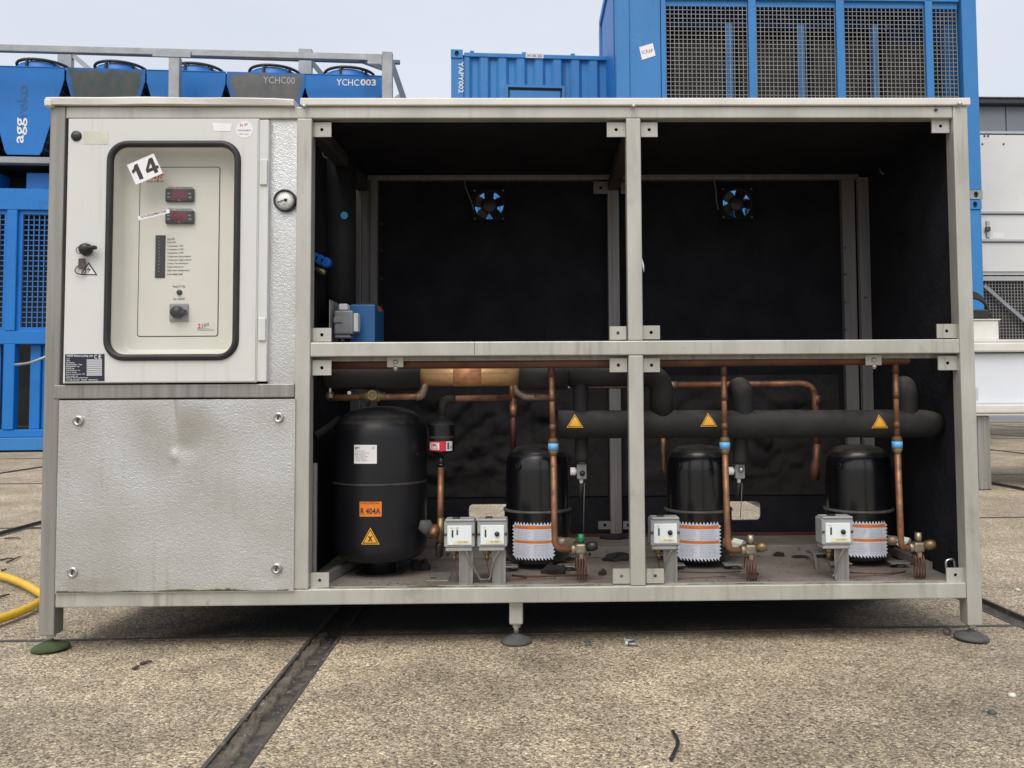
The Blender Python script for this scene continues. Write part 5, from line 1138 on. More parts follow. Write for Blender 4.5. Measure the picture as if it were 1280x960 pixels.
c = pw(430.3, 269.3, VY-20*S_(VY)-.001); MB().disc(c.x, c.y, c.z, 4.6*S_(VY-.05), 20, .0008).build('blue_dot', 'blue_dot', o)
o = thing('hose_fitting', 'blue ribbed hose fitting on a brass nipple, half hidden by the cabinet side post', 'hose fitting', pw(400, 325, .22))
for k in range(3):
    c = pw(393+7*k, 322+3.0*k, .22); MB().tube([c+Vector((0, .03, 0)), c+Vector((0, -.005, 0)), c+Vector((0, -.011, 0))], [.0165, .0165, .012], 14).build('ribbed_ring', 'blue_hose', o)
MB().tube([pw(392, 336, .22), pw(404, 340, .22), pw(407, 341, .22)], [.010, .010, .007], 8).build('brass_nipple', 'brass', o)
o = MB(); o.tube(smooth_path([pw(400, 185, .3), pw(405, 196, .3), pw(413, 198, .3)]), .003, 7); put(o.build('wire_end', 'cable'), 'short loose wire end high in the left corner of the upper bay', 'wire')
o = MB(); o.tube(smooth_path([pw(1099, 204, .5), pw(1100, 212, .48), pw(1104, 218, .47)]), .003, 7); put(o.build('wire_end', 'steel'), 'short loose wire end in the upper right corner of the upper bay', 'wire')
o = MB(); o.tube([pw(801, 318, .03), pw(803.5, 332, .03), pw(805, 340, .03)], [.001, .004, .001], 7); put(o.build('wire_tie', 'white_sticker'), 'small pale tie sticking out beside the upper half of the centre post', 'tie')
# grit and crumbs lying on the floor plate
gm = MB(); rnd = random.Random(21)
for i in range(260):
    x = rnd.uniform(.76, 2.5); y = .05+.36*rnd.random()**1.6; r_ = rnd.uniform(.0012, .0045); V = []
    for k in range(5):
        a = 2*math.pi*k/5; q = r_*rnd.uniform(.6, 1.4); V.append((x+q*math.cos(a), y+q*math.sin(a)*.8, FL+.0003))
    V.append((x, y, FL+r_*rnd.uniform(.4, 1.0))); gm._new(V, [(k, (k+1) % 5, 5) for k in range(5)])
gm.build('floor_grit', 'foot_grey', unit, kind='stuff')
# scraps of foam on the floor
def scrap(px, py, wd, h, label, seed, m='foam', z=None):
    p = gr(px, py, FL if z is None else z); s = S_(p.y); rnd = random.Random(seed); mb = MB(); n = 14; rings = []
    base = [1+.35*rnd.uniform(-1, 1) for _ in range(n)]
    V = []
    for j, (k, hh) in enumerate(((1, 0), (1.02, .35), (.8, .8), (.42, 1))):
        for i in range(n):
            a = 2*math.pi*i/n; q = base[i]*k; V.append((p.x+wd*s*.5*q*math.cos(a)+.12*wd*s*rnd.uniform(-1, 1)*(j > 0), p.y+wd*s*.32*q*math.sin(a), p.z+.0005+.75*h*s*(0, .5, .8, .95)[j]*(.55+.9*rnd.random() if j else 0)))
    vv = mb._new(V, [(j*n+i, j*n+(i+1) % n, (j+1)*n+(i+1) % n, (j+1)*n+i) for j in range(3) for i in range(n)]); mb.bm.faces.new(vv[-n:]); mb.bm.faces.new(vv[:n][::-1])
    return put(mb.build('foam_scrap', m), label, 'foam scrap', 'scraps of black foam on the floor plate')
for k, (px, py, wd, h, lab) in enumerate(((693, 717, 28, 13, 'torn black foam scrap at the foot of the compressor beside the receiver'), (754, 719, 10, 8, 'small pointed foam scrap just left of the centre post'),
        (773, 700, 32, 9, 'flat black foam scrap on the channel edge left of the centre post'), (974, 695, 14, 6, 'small black foam scrap in front of the floor channel between two compressors'),
        (1000, 697, 22, 3, 'thin flat foam scrap right of the small one by the floor channel'), (942, 719, 12, 4, 'tiny foam scrap under the second service valve'),
        (527, 712, 24, 14, 'lumpy foam scrap right of the receiver foot'), (542, 723.5, 9, 2, 'dark crumb near the plate right of the receiver'), (655, 724, 6, 3, 'dark crumb on the front edge below the compressor label'),
        (770, 673, 34, 6, 'long foam scrap lying at the back wall left of the centre post'))):
    scrap(px, py, wd, h, lab, k+3, z=(FL+.036 if py < 680 else FL))
o = MB(); a = gr(541, 727, FL); b = gr(562, 716, FL); o.box(min(a.x, b.x)-.02, b.x+.01, a.y, b.y, FL+.0004, FL+.0025, .0008); put(o.build('small_floor_plate', 'frame_dull'), 'small loose metal plate on the floor left of the pressure controls', 'plate')
p = pw(1192, 706, .06); o = MB(); o.tube(smooth_path([p+Vector((-.012, .02, -.012)), p+Vector((-.012, .02, .004)), p+Vector((-.006, .02, .010)), p+Vector((.010, .02, .010)), p+Vector((.014, .02, -.012))]), .004, 8); put(o.build('steel_clip', 'steel'), 'bent steel clip standing behind the lower right bracket plate', 'clip')

# ================================================================== THINGS ON THE GROUND
hose = MB(); P = [gr(-70, 708, .02), gr(-20, 715, .02), gr(8, 721.5, .02), gr(28, 729, .02), gr(44, 737.5, .02), gr(56, 746.5, .02), gr(44, 755.5, .02), gr(28, 763.5, .02), gr(8, 771, .02), gr(-30, 784, .02)]
hose.tube(smooth_path(P, 8), .0138, 16)
put(hose.build('hose', 'yellow_hose'), 'yellow hose lying in a loop on the concrete behind the left foot', 'hose')
tw = [((8, 703), (26, 695), 'forked dry twig left of the frame, above the hose'), ((0, 700), (17, 698), 'short dry twig lying beside the forked one'), ((2, 713), (8, 712), 'tiny dry twig just above the hose end'), ((0, 746), (12, 743), 'thin twig inside the loop of the yellow hose'), ((6, 673), (26, 673), 'straight twig on the slab near the dark damp patch'),
      ((175, 830), (190, 827), 'small twig on the slab below the dented panel'), ((166, 836), (173, 834), 'short twig piece left of the small twig below the dented panel')]
for (a, b, lab) in tw:
    p, q = gr(*a, .004), gr(*b, .004); m = MB(); mid = p.lerp(q, .5)+Vector((.004, .006, .002)); m.tube(smooth_path([p, mid, q], 4), [.004]*4+[.003]*4+[.0015], 6); put(m.build('twig', 'twig'), lab, 'twig', 'dry twigs on the slabs')
p, q = gr(841, 914, .006), gr(838.5, 949, .006); m = MB(); m.tube(smooth_path([p, p.lerp(q, .5)+Vector((.012, 0, .003)), q], 5), .0038, 8); put(m.build('rubber_strip', 'gasket'), 'short bent black strip lying alone on the front slab', 'strip')
def screw_(px, py, ang, lab):
    p = gr(px, py, .006); d = Vector((math.cos(R_(ang)), math.sin(R_(ang)), 0)); m = MB(); m.tube([p, p+d*.028], .004, 8); m.tube([p-d*.007, p], .0085, 6, smooth=False); put(m.build('bolt', 'galv'), lab, 'bolt', 'loose bolts on the slab')
screw_(782, 801, 20, 'loose bolt lying on the slab in front of the unit, left of another'); screw_(785, 805, -10, 'loose bolt nearest the camera in the pair in front of the unit')
for k, (px, py, lab) in enumerate(((734, 803, 'dark pebble left of the loose bolts'), (735, 806.5, 'dark crumb under the pebble left of the bolts'), (1240, 892, 'small dark pebble on the right of the front slab'), (1265, 870, 'pale flake at the right edge of the front slab'), (1272, 738, 'pale stone on the slab right of the frame'))):
    p = gr(px, py); m = MB(); m.lathe([(0, .008), (.007, .006), (.010, .002), (.009, 0)], p, 8); put(m.build('pebble', 'foot_grey' if k < 3 else 'aged_tape'), lab, 'pebble', 'pebbles lying on the slabs')
p = gr(1184, 789, .011); m = MB(); m.tube([p+Vector((.009*math.cos(2*math.pi*i/16), .004*math.sin(2*math.pi*i/16), .009*math.sin(2*math.pi*i/16))) for i in range(17)], .0028, 8); put(m.build('steel_ring', 'dark_steel'), 'small dark steel ring standing on the ground left of the right foot', 'ring')

# ================================================================== WHITE TUB ON STEEL LEGS (right)
TY = 3.70
tub = thing('white_tub', 'long white tub with cream rims on steel legs, behind the right end of the unit', 'tub', (4.9, TY+.5, 0))
tx0 = X_(1196, 480, TY); tx1 = tx0+2.6
def zt(py): return Z_(1250, py, TY)
MB().box(tx0+.03, tx1-.03, TY+.03, TY+1.1, zt(506), zt(441), .02, 3).build('body', 'tub_white', tub)
MB().box(tx0, tx1, TY-.02, TY+1.15, zt(440), zt(428), .012, 2).build('upper_rim', 'tub_rim', tub)
MB().box(tx0+.004, tx1-.004, TY-.012, TY+1.14, zt(427.8), zt(424.5), .004).build('top_sheet', 'tub_rim', tub)
MB().box(tx0, tx1, TY-.02, TY+1.15, zt(516.5), zt(505.5), .01, 2).build('lower_rim', 'tub_rim', tub)
MB().box(tx0+.01, tx1-.01, TY-.01, TY+1.14, zt(519.5), zt(516.8), .003).build('bottom_sheet', 'tub_rim', tub)
for xx, yy in ((X_(1232, 570, TY+.02), TY+.03), (tx1-.2, TY+.03), (X_(1232, 570, TY), TY+1.0), (tx1-.2, TY+1.0)):
    MB().box(xx-.044, xx+.044, yy, yy+.09, .002, zt(519.8), .008, 2).build('leg', 'frame_dull', tub)
a, b = pw(1219, 484.5, TY+.028), pw(1222.5, 499.5, TY+.028); MB().box(a.x, b.x, TY+.024, TY+.0295, b.z, a.z).build('small_label', 'plate_silver', tub)
wb = thing('white_block', 'plain white block standing on the tub rim beside the right end post', 'block', pw(1230, 424, TY+.3))
a, b = pw(1190, 400.5, TY+.1), pw(1249, 424.2, TY+.1); MB().box(a.x, b.x, TY+.1, TY+.6, b.z-.002, a.z, .006, 2).build('block_body', 'tub_rim', wb); MB().box(a.x-.005, b.x+.012, TY+.09, TY+.61, a.z+.0005, a.z+.008, .002).build('cover', 'tub_rim', wb)
cbx = thing('cable_bundle', 'coiled black cables heaped on the white block', 'cables', pw(1225, 400, TY+.3)); zc = Z_(1230, 400, TY+.2)+.012
for k in range(5):
    m = MB(); xx = X_(1222, 390, TY+.25)+.012*k; hgt = .145+.014*k
    m.tube(smooth_path([(xx-.22, TY+.22+.03*k, zc+.01), (xx-.17, TY+.23+.03*k, zc+hgt*.8), (xx-.03, TY+.25+.03*k, zc+hgt+.01), (xx+.06, TY+.25+.03*k, zc+hgt*.75), (xx+.09, TY+.24+.03*k, zc+.01)], 6), .010, 8); m.build('cable', 'cable_black', cbx)
MB().box(X_(1195, 392, TY+.2), X_(1237, 392, TY+.2), TY+.2, TY+.45, zc-.003, zc+.065, .01).build('connector_box', 'cable_black', cbx)

# ================================================================== CONTAINERS BEHIND (right)
def mesh_panel(x0, x1, y, z0, z1, pitch, r, m, parent, name='mesh_panel'):
    mb = MB(); n = max(2, round((x1-x0)/pitch)); k = max(2, round((z1-z0)/pitch))
    for i in range(n+1): x = x0+(x1-x0)*i/n; mb.box(x-r, x+r, y-r, y+r, z0, z1)
    for i in range(k+1): z = z0+(z1-z0)*i/k; mb.box(x0, x1, y+r, y+3*r, z-r, z+r)
    return mb.build(name, m, parent, kind='stuff')
CF_ = Frame(0, 8.5, 1.2)
def casting(mb_parent, x, y, z, m, sx=1, h=.118):
    """corner casting with an oval opening in its front face"""
    w_ = .17; x0, x1 = (x, x+w_) if sx > 0 else (x-w_, x)
    cx = (x0+x1)/2
    mb = holed_plate([(x0, z), (x1, z), (x1, z+h), (x0, z+h)], [[(cx+.03*math.cos(t)*1.0, z+h/2+.042*math.sin(t)) for t in [2*math.pi*i/16 for i in range(16)]]], y-.012, y+.02)
    o = mb.build('corner_casting', m, mb_parent); MB().box(x0+.004, x1-.004, y+.022, y+.15, z+.003, z+h-.003).build('casting_cavity', 'wh_dark', o)
    return o
def vent_container(zb, zt_, label, cast_top, upper):
    o = thing('mesh_sided_container', label, 'container', (CF_.o.x, CF_.o.y, 0), 'blue containers with mesh sides stacked on the right', 1.2)
    def K(mb, n, m='blue', p=None, **k): return mb.build(n, m, p or o, **k)
    xa, xb = CF_.at(770, 60, 0).x, CF_.at(1222, 60, 0).x
    if not upper: xb = CF_.at(1228.5, 320, 0).x; xa = xa+.02
    D = 2.44
    pw_ = .175
    for x0, x1 in ((xa, xa+pw_), (xb-pw_-.02, xb)):
        for y0 in (0, D-.16): K(MB().box(x0, x1, y0, y0+.16, zb+.12, zt_-.12, .008), 'corner_post')
    for y0 in (0, D-.1):
        K(MB().box(xa+pw_, xb-pw_-.02, y0+.01, y0+.1, zb, zb+.14, .006), 'bottom_rail'); K(MB().box(xa+pw_, xb-pw_-.02, y0+.01, y0+.1, zt_-.12, zt_, .006), 'top_rail')
    for x0 in (xa, xb-.1): K(MB().box(x0, x0+.1, .16, D-.16, zb, zb+.14, .006), 'end_rail'); K(MB().box(x0, x0+.1, .16, D-.16, zt_-.12, zt_, .006), 'end_rail')
    for y0, sx, x in ((0, 1, xa), (0, -1, xb), (D-.15, 1, xa), (D-.15, -1, xb)):
        casting(o, x, y0, zb, 'blue' if not upper else 'galv', sx); casting(o, x, y0, zt_-.118, 'blue', sx)
    # end wall seen on the left, with a door frame
    K(MB().box(xa+.03, xa+.05, .165, D-.165, zb+.142, zt_-.122), 'end_wall'); 
    K(MB().box(xa+.012, xa+.028, .42, D-.5, zb+.3, zt_-.3, .004), 'end_door', 'blue_deep'); K(MB().box(xa-.004, xa+.011, .5, .54, zb+.9, zb+1.25, .004), 'door_handle', 'steel')
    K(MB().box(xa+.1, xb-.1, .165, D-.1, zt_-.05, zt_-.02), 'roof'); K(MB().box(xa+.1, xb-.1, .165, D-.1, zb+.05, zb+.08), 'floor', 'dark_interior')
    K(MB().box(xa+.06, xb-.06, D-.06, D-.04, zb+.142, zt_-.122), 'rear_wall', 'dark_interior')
    K(MB().box(xb-.045, xb-.03, .165, D-.165, zb+.142, zt_-.122), 'end_wall')
    z0, z1 = zb+.15, zt_-.13
    if upper: z0, z1 = CF_.at(900, 128, 0).z, CF_.at(900, 4, 0).z
    else: z1 = CF_.at(1214, 280, 0).z; z0 = CF_.at(1214, 540, 0).z
    edges = [(832, 936), (945.5, 1046), (1056, 1157.5), (1166.5, 1199)] if upper else [(800, 920), (932, 1060), (1072, 1150), (1160, 1217.5)]
    X = lambda p: CF_.at(p, 60 if upper else 320, .02).x
    K(MB().box(xa+pw_+.001, X(826), .03, .05, z0, z1+.3, .004), 'plain_panel')
    for (p0, p1) in ((826.5, 832.5), (936, 945.5), (1046, 1056), (1157.5, 1166.5)) if upper else ((790, 800), (920, 932), (1060, 1072), (1150, 1160)):
        K(MB().box(X(p0), X(p1), .012, .075, z0-.06, z1+.5 if upper else z1+.2, .004), 'upright')
    for (p0, p1) in edges:
        mesh_panel(X(p0)+.012, X(p1)-.012, .055, z0+.01, z1-.01, 0.0545, .0035, 'mesh_grey' if upper else 'mesh_blue', o)
        K(MB().box(X(p0), X(p1), .05, .08, z0-.06, z0+.018), 'mesh_frame'); K(MB().box(X(p0), X(p1), .05, .08, z1-.02, z1+.06), 'mesh_frame')
    if upper:
        K(MB().box(X(832), X(1200), .012, .06, z1+.06, z1+.14, .004), 'cross_rail')
        for p0, p1 in ((908, 916), (998, 1006), (1000, 1001), (1091, 1098), (1181, 1196)):
            if p1-p0 > 2: K(MB().box(CF_.at(p0, 60, .5).x, CF_.at(p1, 60, .5).x, .5, .58, z0-.1, z1-.05), 'inner_post')
        for p0, p1 in ((840, 905), (925, 995), (1015, 1085), (1105, 1175)):
            K(MB().box(CF_.at(p0, 60, .9).x, CF_.at(p1, 60, .9).x, .9, 1.3, z0-.1, z1-.12, .02), 'inner_coil', 'dark_interior')
        s_ = [CF_.at(x, y, .028) for x, y in ((799, 59), (816, 54), (819.5, 69.5), (802.5, 75))]; mb = MB(); mb.prism([(p.x, p.z) for p in s_][::-1], .026, .0295); st = K(mb, 'sticker', 'white_sticker')
        t = MB(); a, b = CF_.at(801.5, 62, .025), CF_.at(816.5, 66.5, .025); t.text('SCRAP', a.x, b.x, b.z, a.z, .025, rot=12, bold=.01); t.build('lettering', 'print_grey', st)
    else:
        for k in range(6): K(MB().box(xa+.5+.75*k, xa+.62+.75*k, .4, .5, zb+.142, zt_-.122), 'inner_post')
    return o
zj = CF_.at(1222, 250.3, 0).z
vent_container(zj+.012, zj+3.35, 'blue upper container with wire mesh bays and a white sticker, right side against the sky', 'galv', True)
vent_container(.02, zj, 'blue lower container under the mesh fronted one, seen beside the right end post', 'blue', False)

# ================================================================== CORRUGATED CONTAINERS (middle)
GF = Frame(0, 9.8, 4.0)
def box_container(zb, zt_, label, upper):
    o = thing('corrugated_container', label, 'container', (0, 9.8, 0), 'corrugated blue containers stacked in the middle', 4.0)
    def K(mb, n, m='blue', p=None, **k): return mb.build(n, m, p or o, **k)
    xa = GF.at(563.5, 100, 0).x; xb = xa+6.05; D = 2.44; pw_ = GF.at(580, 100, 0).x-xa
    for x0, x1 in ((xa, xa+pw_), (xb-pw_, xb)):
        for y0 in (0, D-.15): K(MB().box(x0+.004, x1-.004, y0+.004, y0+.15, zb+.12, zt_-.119, .006), 'corner_post')
    for y0 in (0.02, D-.1): K(MB().box(xa+pw_+.002, xb-pw_-.002, y0, y0+.07, zb, zb+.15, .006), 'bottom_rail'); K(MB().box(xa+pw_+.002, xb-pw_-.002, y0, y0+.07, zt_-.085, zt_-.025, .006), 'top_rail')
    for x0 in (xa, xb-.08): K(MB().box(x0+.01, x0+.08, .16, D-.16, zb, zb+.15), 'end_rail'); K(MB().box(x0+.01, x0+.08, .16, D-.16, zt_-.10, zt_-.02), 'end_rail'); K(MB().box(x0+.02, x0+.04, .152, D-.152, zb+.151, zt_-.101), 'end_wall')
    for y0, sx, x in ((0, 1, xa), (0, -1, xb), (D-.16, 1, xa), (D-.16, -1, xb)): casting(o, x, y0, zt_-.118, 'blue', sx); casting(o, x, y0, zb, 'blue', sx)
    K(MB().box(xa+.09, xb-.09, .10, D-.11, zt_-.05, zt_-.03), 'roof')
    dx0_, dx1_ = GF.at(632, 120, 0).x, GF.at(706, 120, 0).x; dzt = GF.at(670, 109, 0).z if upper else zb+2.1
    # corrugated wall left and right of the door opening and above it
    def corr(x0, x1, z0, z1, nm):
        mb = MB(); pts = []; x = xa+pw_; P_ = .262
        while x < xb:
            for dx, dy in ((0, .032), (.072, .032), (.118, .075), (.190, .075), (.236, .032)): pts.append((x+dx, dy))
            x += P_
        pts = [(min(max(px_, x0), x1), y) for px_, y in pts if x0-.08 < px_ < x1+.08]
        V = [(px_, y, z0) for px_, y in pts]+[(px_, y, z1) for px_, y in pts]; n_ = len(pts)
        mb._new(V, [(i, i+1, n_+i+1, n_+i) for i in range(n_-1)]); return K(mb, nm)
    corr(xa+pw_, dx0_, zb+.15, zt_-.085, 'corrugated_wall'); corr(dx1_, xb-pw_, zb+.15, zt_-.085, 'corrugated_wall'); corr(dx0_, dx1_, dzt+.02, zt_-.085, 'corrugated_wall')
    d_ = MB(); d_.box(dx0_, dx1_, .012, .09, dzt, dzt+.035); d_.box(dx0_-.0, dx0_+.035, .012, .09, zb+.15, dzt); d_.box(dx1_-.035, dx1_, .012, .09, zb+.15, dzt); K(d_, 'door_frame')
    K(MB().box(dx0_+.06, dx1_-.06, .028, .06, zb+.17, dzt-.04, .006), 'door'); K(MB().box(dx0_+.036, dx1_-.036, .05, .07, zb+.16, dzt-.001), 'door_gap', 'line')
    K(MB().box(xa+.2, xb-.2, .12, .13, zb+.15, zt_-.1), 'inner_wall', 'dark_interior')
    if upper:
        a, b = GF.at(572.3, 77, -.003), GF.at(578.5, 116, -.003); t = MB(); cx, cz = (a.x+b.x)/2+.01, (a.z+b.z)/2; L_ = a.z-b.z
        t.text('YAPY002', cx-L_/2, cx+L_/2, cz-.036, cz+.036, .0005, rot=-90, bold=.01); t.build('lettering', 'print_white', o)
        a, b = GF.at(657, 67, .018), GF.at(679.5, 73, .018); p_ = K(MB().box(a.x, b.x, .012, .0185, b.z, a.z), 'number_plate', 'plate_silver')
        t = MB(); t.text('H 35 25', a.x+.03, b.x-.03, b.z+.012, a.z-.012, .0112, bold=.01); t.build('lettering', 'print', p_)
        for px in (590, 655, 716): a = GF.at(px, 66, .04); K(MB().box(a.x-.03, a.x+.03, .03, .07, zt_-.024, zt_+.006, .004), 'roof_lug')
    return o
zy = GF.at(620, 63.5, 0).z
box_container(zy-2.62, zy, 'blue corrugated container with white lettering down its corner post, top of the middle stack', True)
box_container(.02, zy-2.64, 'blue corrugated container under the lettered one, seen only through the fan openings', False)

# ================================================================== AIR COOLED CHILLER (left)
HF = Frame(-5.4, 8.82, 4.2)
ch = thing('chiller_base', 'bright blue chiller housing with mesh bays behind the left end post', 'chiller', (-5.4, 8.82, 0), deg=4.2)
def K(mb, n, m='blue_deep', p=None, **k): return mb.build(n, m, p or ch, **k)
hx = lambda px, py=400: HF.at(px, py, 0).x
hz = lambda py, px=40: HF.at(px, py, 0).z
xA, xB = hx(-180), hx(500); D = 2.4
K(MB().box(xA, xB, 0, .12, hz(563), hz(547), .008), 'base_beam', 'blue'); K(MB().box(xA, xB, .02, .14, hz(546.6), hz(537), .006), 'base_rail')
K(MB().box(xA, xB, D-.14, D, hz(563), hz(537), .008), 'base_beam', 'blue')
K(MB().box(xA, xB, .01, .12, hz(430), hz(413.5), .006), 'middle_rail'); K(MB().box(xA, xB, .01, .12, hz(262), hz(235.5), .006), 'top_rail')
K(MB().box(xA, xB, D-.12, D-.01, hz(262), hz(235.5), .006), 'top_rail'); K(MB().box(xA, xB, .125, D-.125, hz(241), hz(238)), 'deck')
K(MB().box(xA, xB, .125, D-.125, hz(540), hz(537)), 'floor', 'dark_interior'); K(MB().box(xA, xB, 1.2, 1.25, hz(536), hz(242)), 'inner_wall', 'dark_interior')
pxs = [-84, 5, 95, 185, 275, 365, 455]
for k, p in enumerate(pxs):
    K(MB().box(hx(p), hx(p+14), .005, .13, hz(536.8), hz(430.2), .006), 'upright'); K(MB().box(hx(p), hx(p+13), .005, .13, hz(413.3), hz(262.2), .006), 'upright')
    if k < len(pxs)-1:
        q = pxs[k+1]
        for xa_, xb_, z0_, z1_ in ((p+13, p+18, 413.3, 262.2), (q-5, q, 413.3, 262.2), (p+18.05, q-5.05, 267, 262.2), (p+18.05, q-5.05, 413.3, 409)): K(MB().box(hx(xa_), hx(xb_), .05, .09, hz(z0_), hz(z1_)), 'mesh_frame')
        mesh_panel(hx(p+18), hx(q-5), .07, hz(409), hz(267), .066, .006, 'mesh_blue', ch)
        for u in (p+28, p+60): K(MB().box(hx(u), hx(u+13), .12, .2, hz(536.8), hz(430.2), .006), 'slat'); K(MB().box(hx(u+13.4), hx(u+18), .16, .2, hz(536.8), hz(430.2), .004), 'slat')
# between base and coolers
K(MB().box(xA, xB, -.02, .10, hz(204.5), hz(196.5), .006), 'deck_beam', 'galv')
for a_, b_ in ((-60, -18), (18, 60), (120, 170), (230, 280), (340, 390)):
    bx_ = K(MB().box(hx(a_), hx(b_), .2, .5, hz(235.4), hz(211), .01), 'control_enclosure'); K(MB().box(hx(b_-18), hx(b_-10), .188, .199, hz(234), hz(231)), 'enclosure_latch', 'line', bx_)
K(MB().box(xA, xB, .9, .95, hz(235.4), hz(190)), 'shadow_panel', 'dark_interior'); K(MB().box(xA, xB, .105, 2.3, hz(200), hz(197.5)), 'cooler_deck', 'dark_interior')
o = MB(); o.tube(smooth_path([HF.at(18, 456, -.1), HF.at(35, 454, -.14), HF.at(50, 449, -.14), HF.at(62, 444, -.1), HF.at(80, 436, -.02)]), .018, 8)
o = o.build('hanging_pipe', 'galv'); o.location = HF.o; o.rotation_euler = (0, 0, HF.a); put(o, 'thin grey conduit sagging across the blue housing at the left edge', 'conduit')
def v_cooler(pc, label, m, first):
    o = thing('v_cooler', label, 'cooler', (-5.4, 8.82, 0), 'row of blue v shaped coolers with roof fans', 4.2)
    xc = hx(pc, 85); ht = hx(pc+49, 85)-xc; s = ht/49; hb = 23*s; zt_, zb_ = hz(83, pc if pc < 200 else pc)-0, hz(193.5)
    zt_ = hz(83)
    poly = [(xc-hb+.03, zb_), (xc+hb-.03, zb_), (xc+hb, zb_+.05), (xc+ht, zt_-.16), (xc+ht, zt_), (xc-ht, zt_), (xc-ht, zt_-.16), (xc-hb, zb_+.05)]
    mb = MB(); mb.prism(poly, 0, .02); mb.build('end_panel', m, o)
    if m == 'blue_deep': MB().box(xc-ht, xc+ht, -.006, -.0005, zt_-.012, zt_, .002).build('top_lip', m, o)
    for sx in (-1, 1):
        P_ = [(xc+sx*(hb-.02), .025, zb_+.04), (xc+sx*(ht-.02), .025, zt_-.16), (xc+sx*(ht-.02), 2.3, zt_-.16), (xc+sx*(hb-.02), 2.3, zb_+.04)]
        P2 = [(x-sx*.1, y, z) for x, y, z in P_]; mb = MB(); mb._new(P_+P2, [(0, 1, 2, 3), (7, 6, 5, 4), (0, 4, 5, 1), (1, 5, 6, 2), (2, 6, 7, 3), (3, 7, 4, 0)]); mb.build('coil', 'dark_interior', o)
        mb = MB()
        for k in range(10):
            t = (k+.5)/10; x, z = P_[0][0]+(P_[1][0]-P_[0][0])*t, P_[0][2]+(P_[1][2]-P_[0][2])*t; mb.box(x+sx*.004, x+sx*.02, .05, 2.28, z-.006, z+.006)
        for k in range(14):
            y = .06+.16*k; mb._new([(P_[0][0]+sx*.02, y, P_[0][2]), (P_[0][0]+sx*.02, y+.012, P_[0][2]), (P_[1][0]+sx*.02, y+.012, P_[1][2]), (P_[1][0]+sx*.02, y, P_[1][2])], [(0, 1, 2, 3)])
        mb.build('coil_guard', 'mesh_blue', o, kind='stuff')
    MB().box(xc-ht+.004, xc+ht-.004, .021, 2.32, zt_-.03, zt_-.003).build('top_deck', 'blue_deep', o)
    for yy in (.5, 1.7):
        fr_ = ht*.66; MB().lathe([(fr_, -.002), (fr_*.98, .12), (fr_*.94, .14), (fr_*.90, -.002)], (xc, yy, zt_), 40).build('fan_ring', 'blue_deep', o)
        gd = MB(); zg = zt_+.165
        for q in (1.0, .7, .4): gd.tube([(xc+fr_*q*math.cos(2*math.pi*i/36), yy+fr_*q*math.sin(2*math.pi*i/36), zg+.025*(1-q)) for i in range(37)], .02 if q == 1 else .006, 6)
        for i in range(6):
            a = 2*math.pi*i/6+.3; gd.bar((xc+fr_*math.cos(a), yy+fr_*math.sin(a), zg), (xc, yy, zg+.03), .009, .009); gd.bar((xc+fr_*math.cos(a), yy+fr_*math.sin(a), zg), (xc+fr_*1.02*math.cos(a), yy+fr_*1.02*math.sin(a), zt_), .03, .03)
        gd = gd.build('fan_guard', 'black_guard', o)
        MB().cyl((xc, yy, zt_-.02), (xc, yy, zg+.01), .13, 16).build('motor', 'black_guard', gd)
    return o, xc, zt_, ht
ks = [(-68.5, 'v shaped cooler cut off by the left edge of the photo, only its corner visible', 'blue_deep'), (31.5, 'v shaped cooler with vertical lettering on its full end panel', 'blue_deep'), (132.5, 'dark stained v shaped cooler above the left end of the lid', 'stain'), (233, 'plain blue v shaped cooler behind the galvanised post with the cross plate', 'blue_deep'),
      (333, 'grey stained v shaped cooler with half worn white lettering', 'stain2'), (430.5, 'blue v shaped cooler with clear white lettering, last in its row', 'blue_deep')]
for k, (pc, lab, m) in enumerate(ks):
    o, xc, zt_, ht = v_cooler(pc, lab, m, k == 0)
    if k == 1:
        for body, y0, y1, mm in (('agg', 147, 179, 'print_white'), ('reko', 106, 146, 'print_faded')):
            if mm not in M: M[mm] = mat('worn_lettering', (.05, .15, .30), .6, 0, (.03, .12, .32), 6)
            a, b = HF.at(21, y0, -.004), HF.at(35, y1, -.004); L_ = a.z-b.z; cx, cz = HF.at(27.5, (y0+y1)/2, -.004).x, (a.z+b.z)/2; hw_ = .5*(HF.at(34.5, 140, 0).x-HF.at(21.5, 140, 0).x)
            t = MB(); t.text(body, cx-L_/2, cx+L_/2, cz-hw_, cz+hw_, -.004, rot=90, bold=.012); t.build('lettering', mm, o)
    if k == 4:
        t = MB(); a, b = HF.at(329, 95.5, -.004), HF.at(368.5, 105, -.004); t.text('YCHC00', a.x, b.x, b.z, a.z, -.004); t.build('lettering', 'wh_trim', o)
    if k == 5:
        t = MB(); a, b = HF.at(420.5, 98.5, -.004), HF.at(449, 107.5, -.004); t.text('YCHC', a.x, b.x, b.z, a.z, -.004, bold=.01); a, b = HF.at(450.5, 98.5, -.004), HF.at(470, 107.5, -.004); t.text('003', a.x, b.x, b.z, a.z, -.004, bold=.035); t.build('lettering', 'print_white', o)
rl = thing('galvanised_roof_frame', 'galvanised guard frame of rails and posts around the blue coolers', 'frame', (-5.4, 8.82, 0), deg=4.2)
FYy = -.35
def fz(px, py): return HF.at(px, py, FYy)
ra, rb = fz(-60, 59), fz(484, 73)
MB().bar(ra, rb, .085, .075, (0, 1, 0), .006).build('top_rail', 'galv', rl)
a, b = fz(212.5, 72), fz(224, 200); MB().box(a.x, b.x, FYy-.05, FYy+.05, b.z, a.z, .006).build('post', 'galv', rl)
a, b = fz(192.5, 64.3), fz(240, 74); MB().box(a.x, b.x, FYy-.06, FYy-.045, b.z, a.z, .003).build('cross_plate', 'galv', rl)
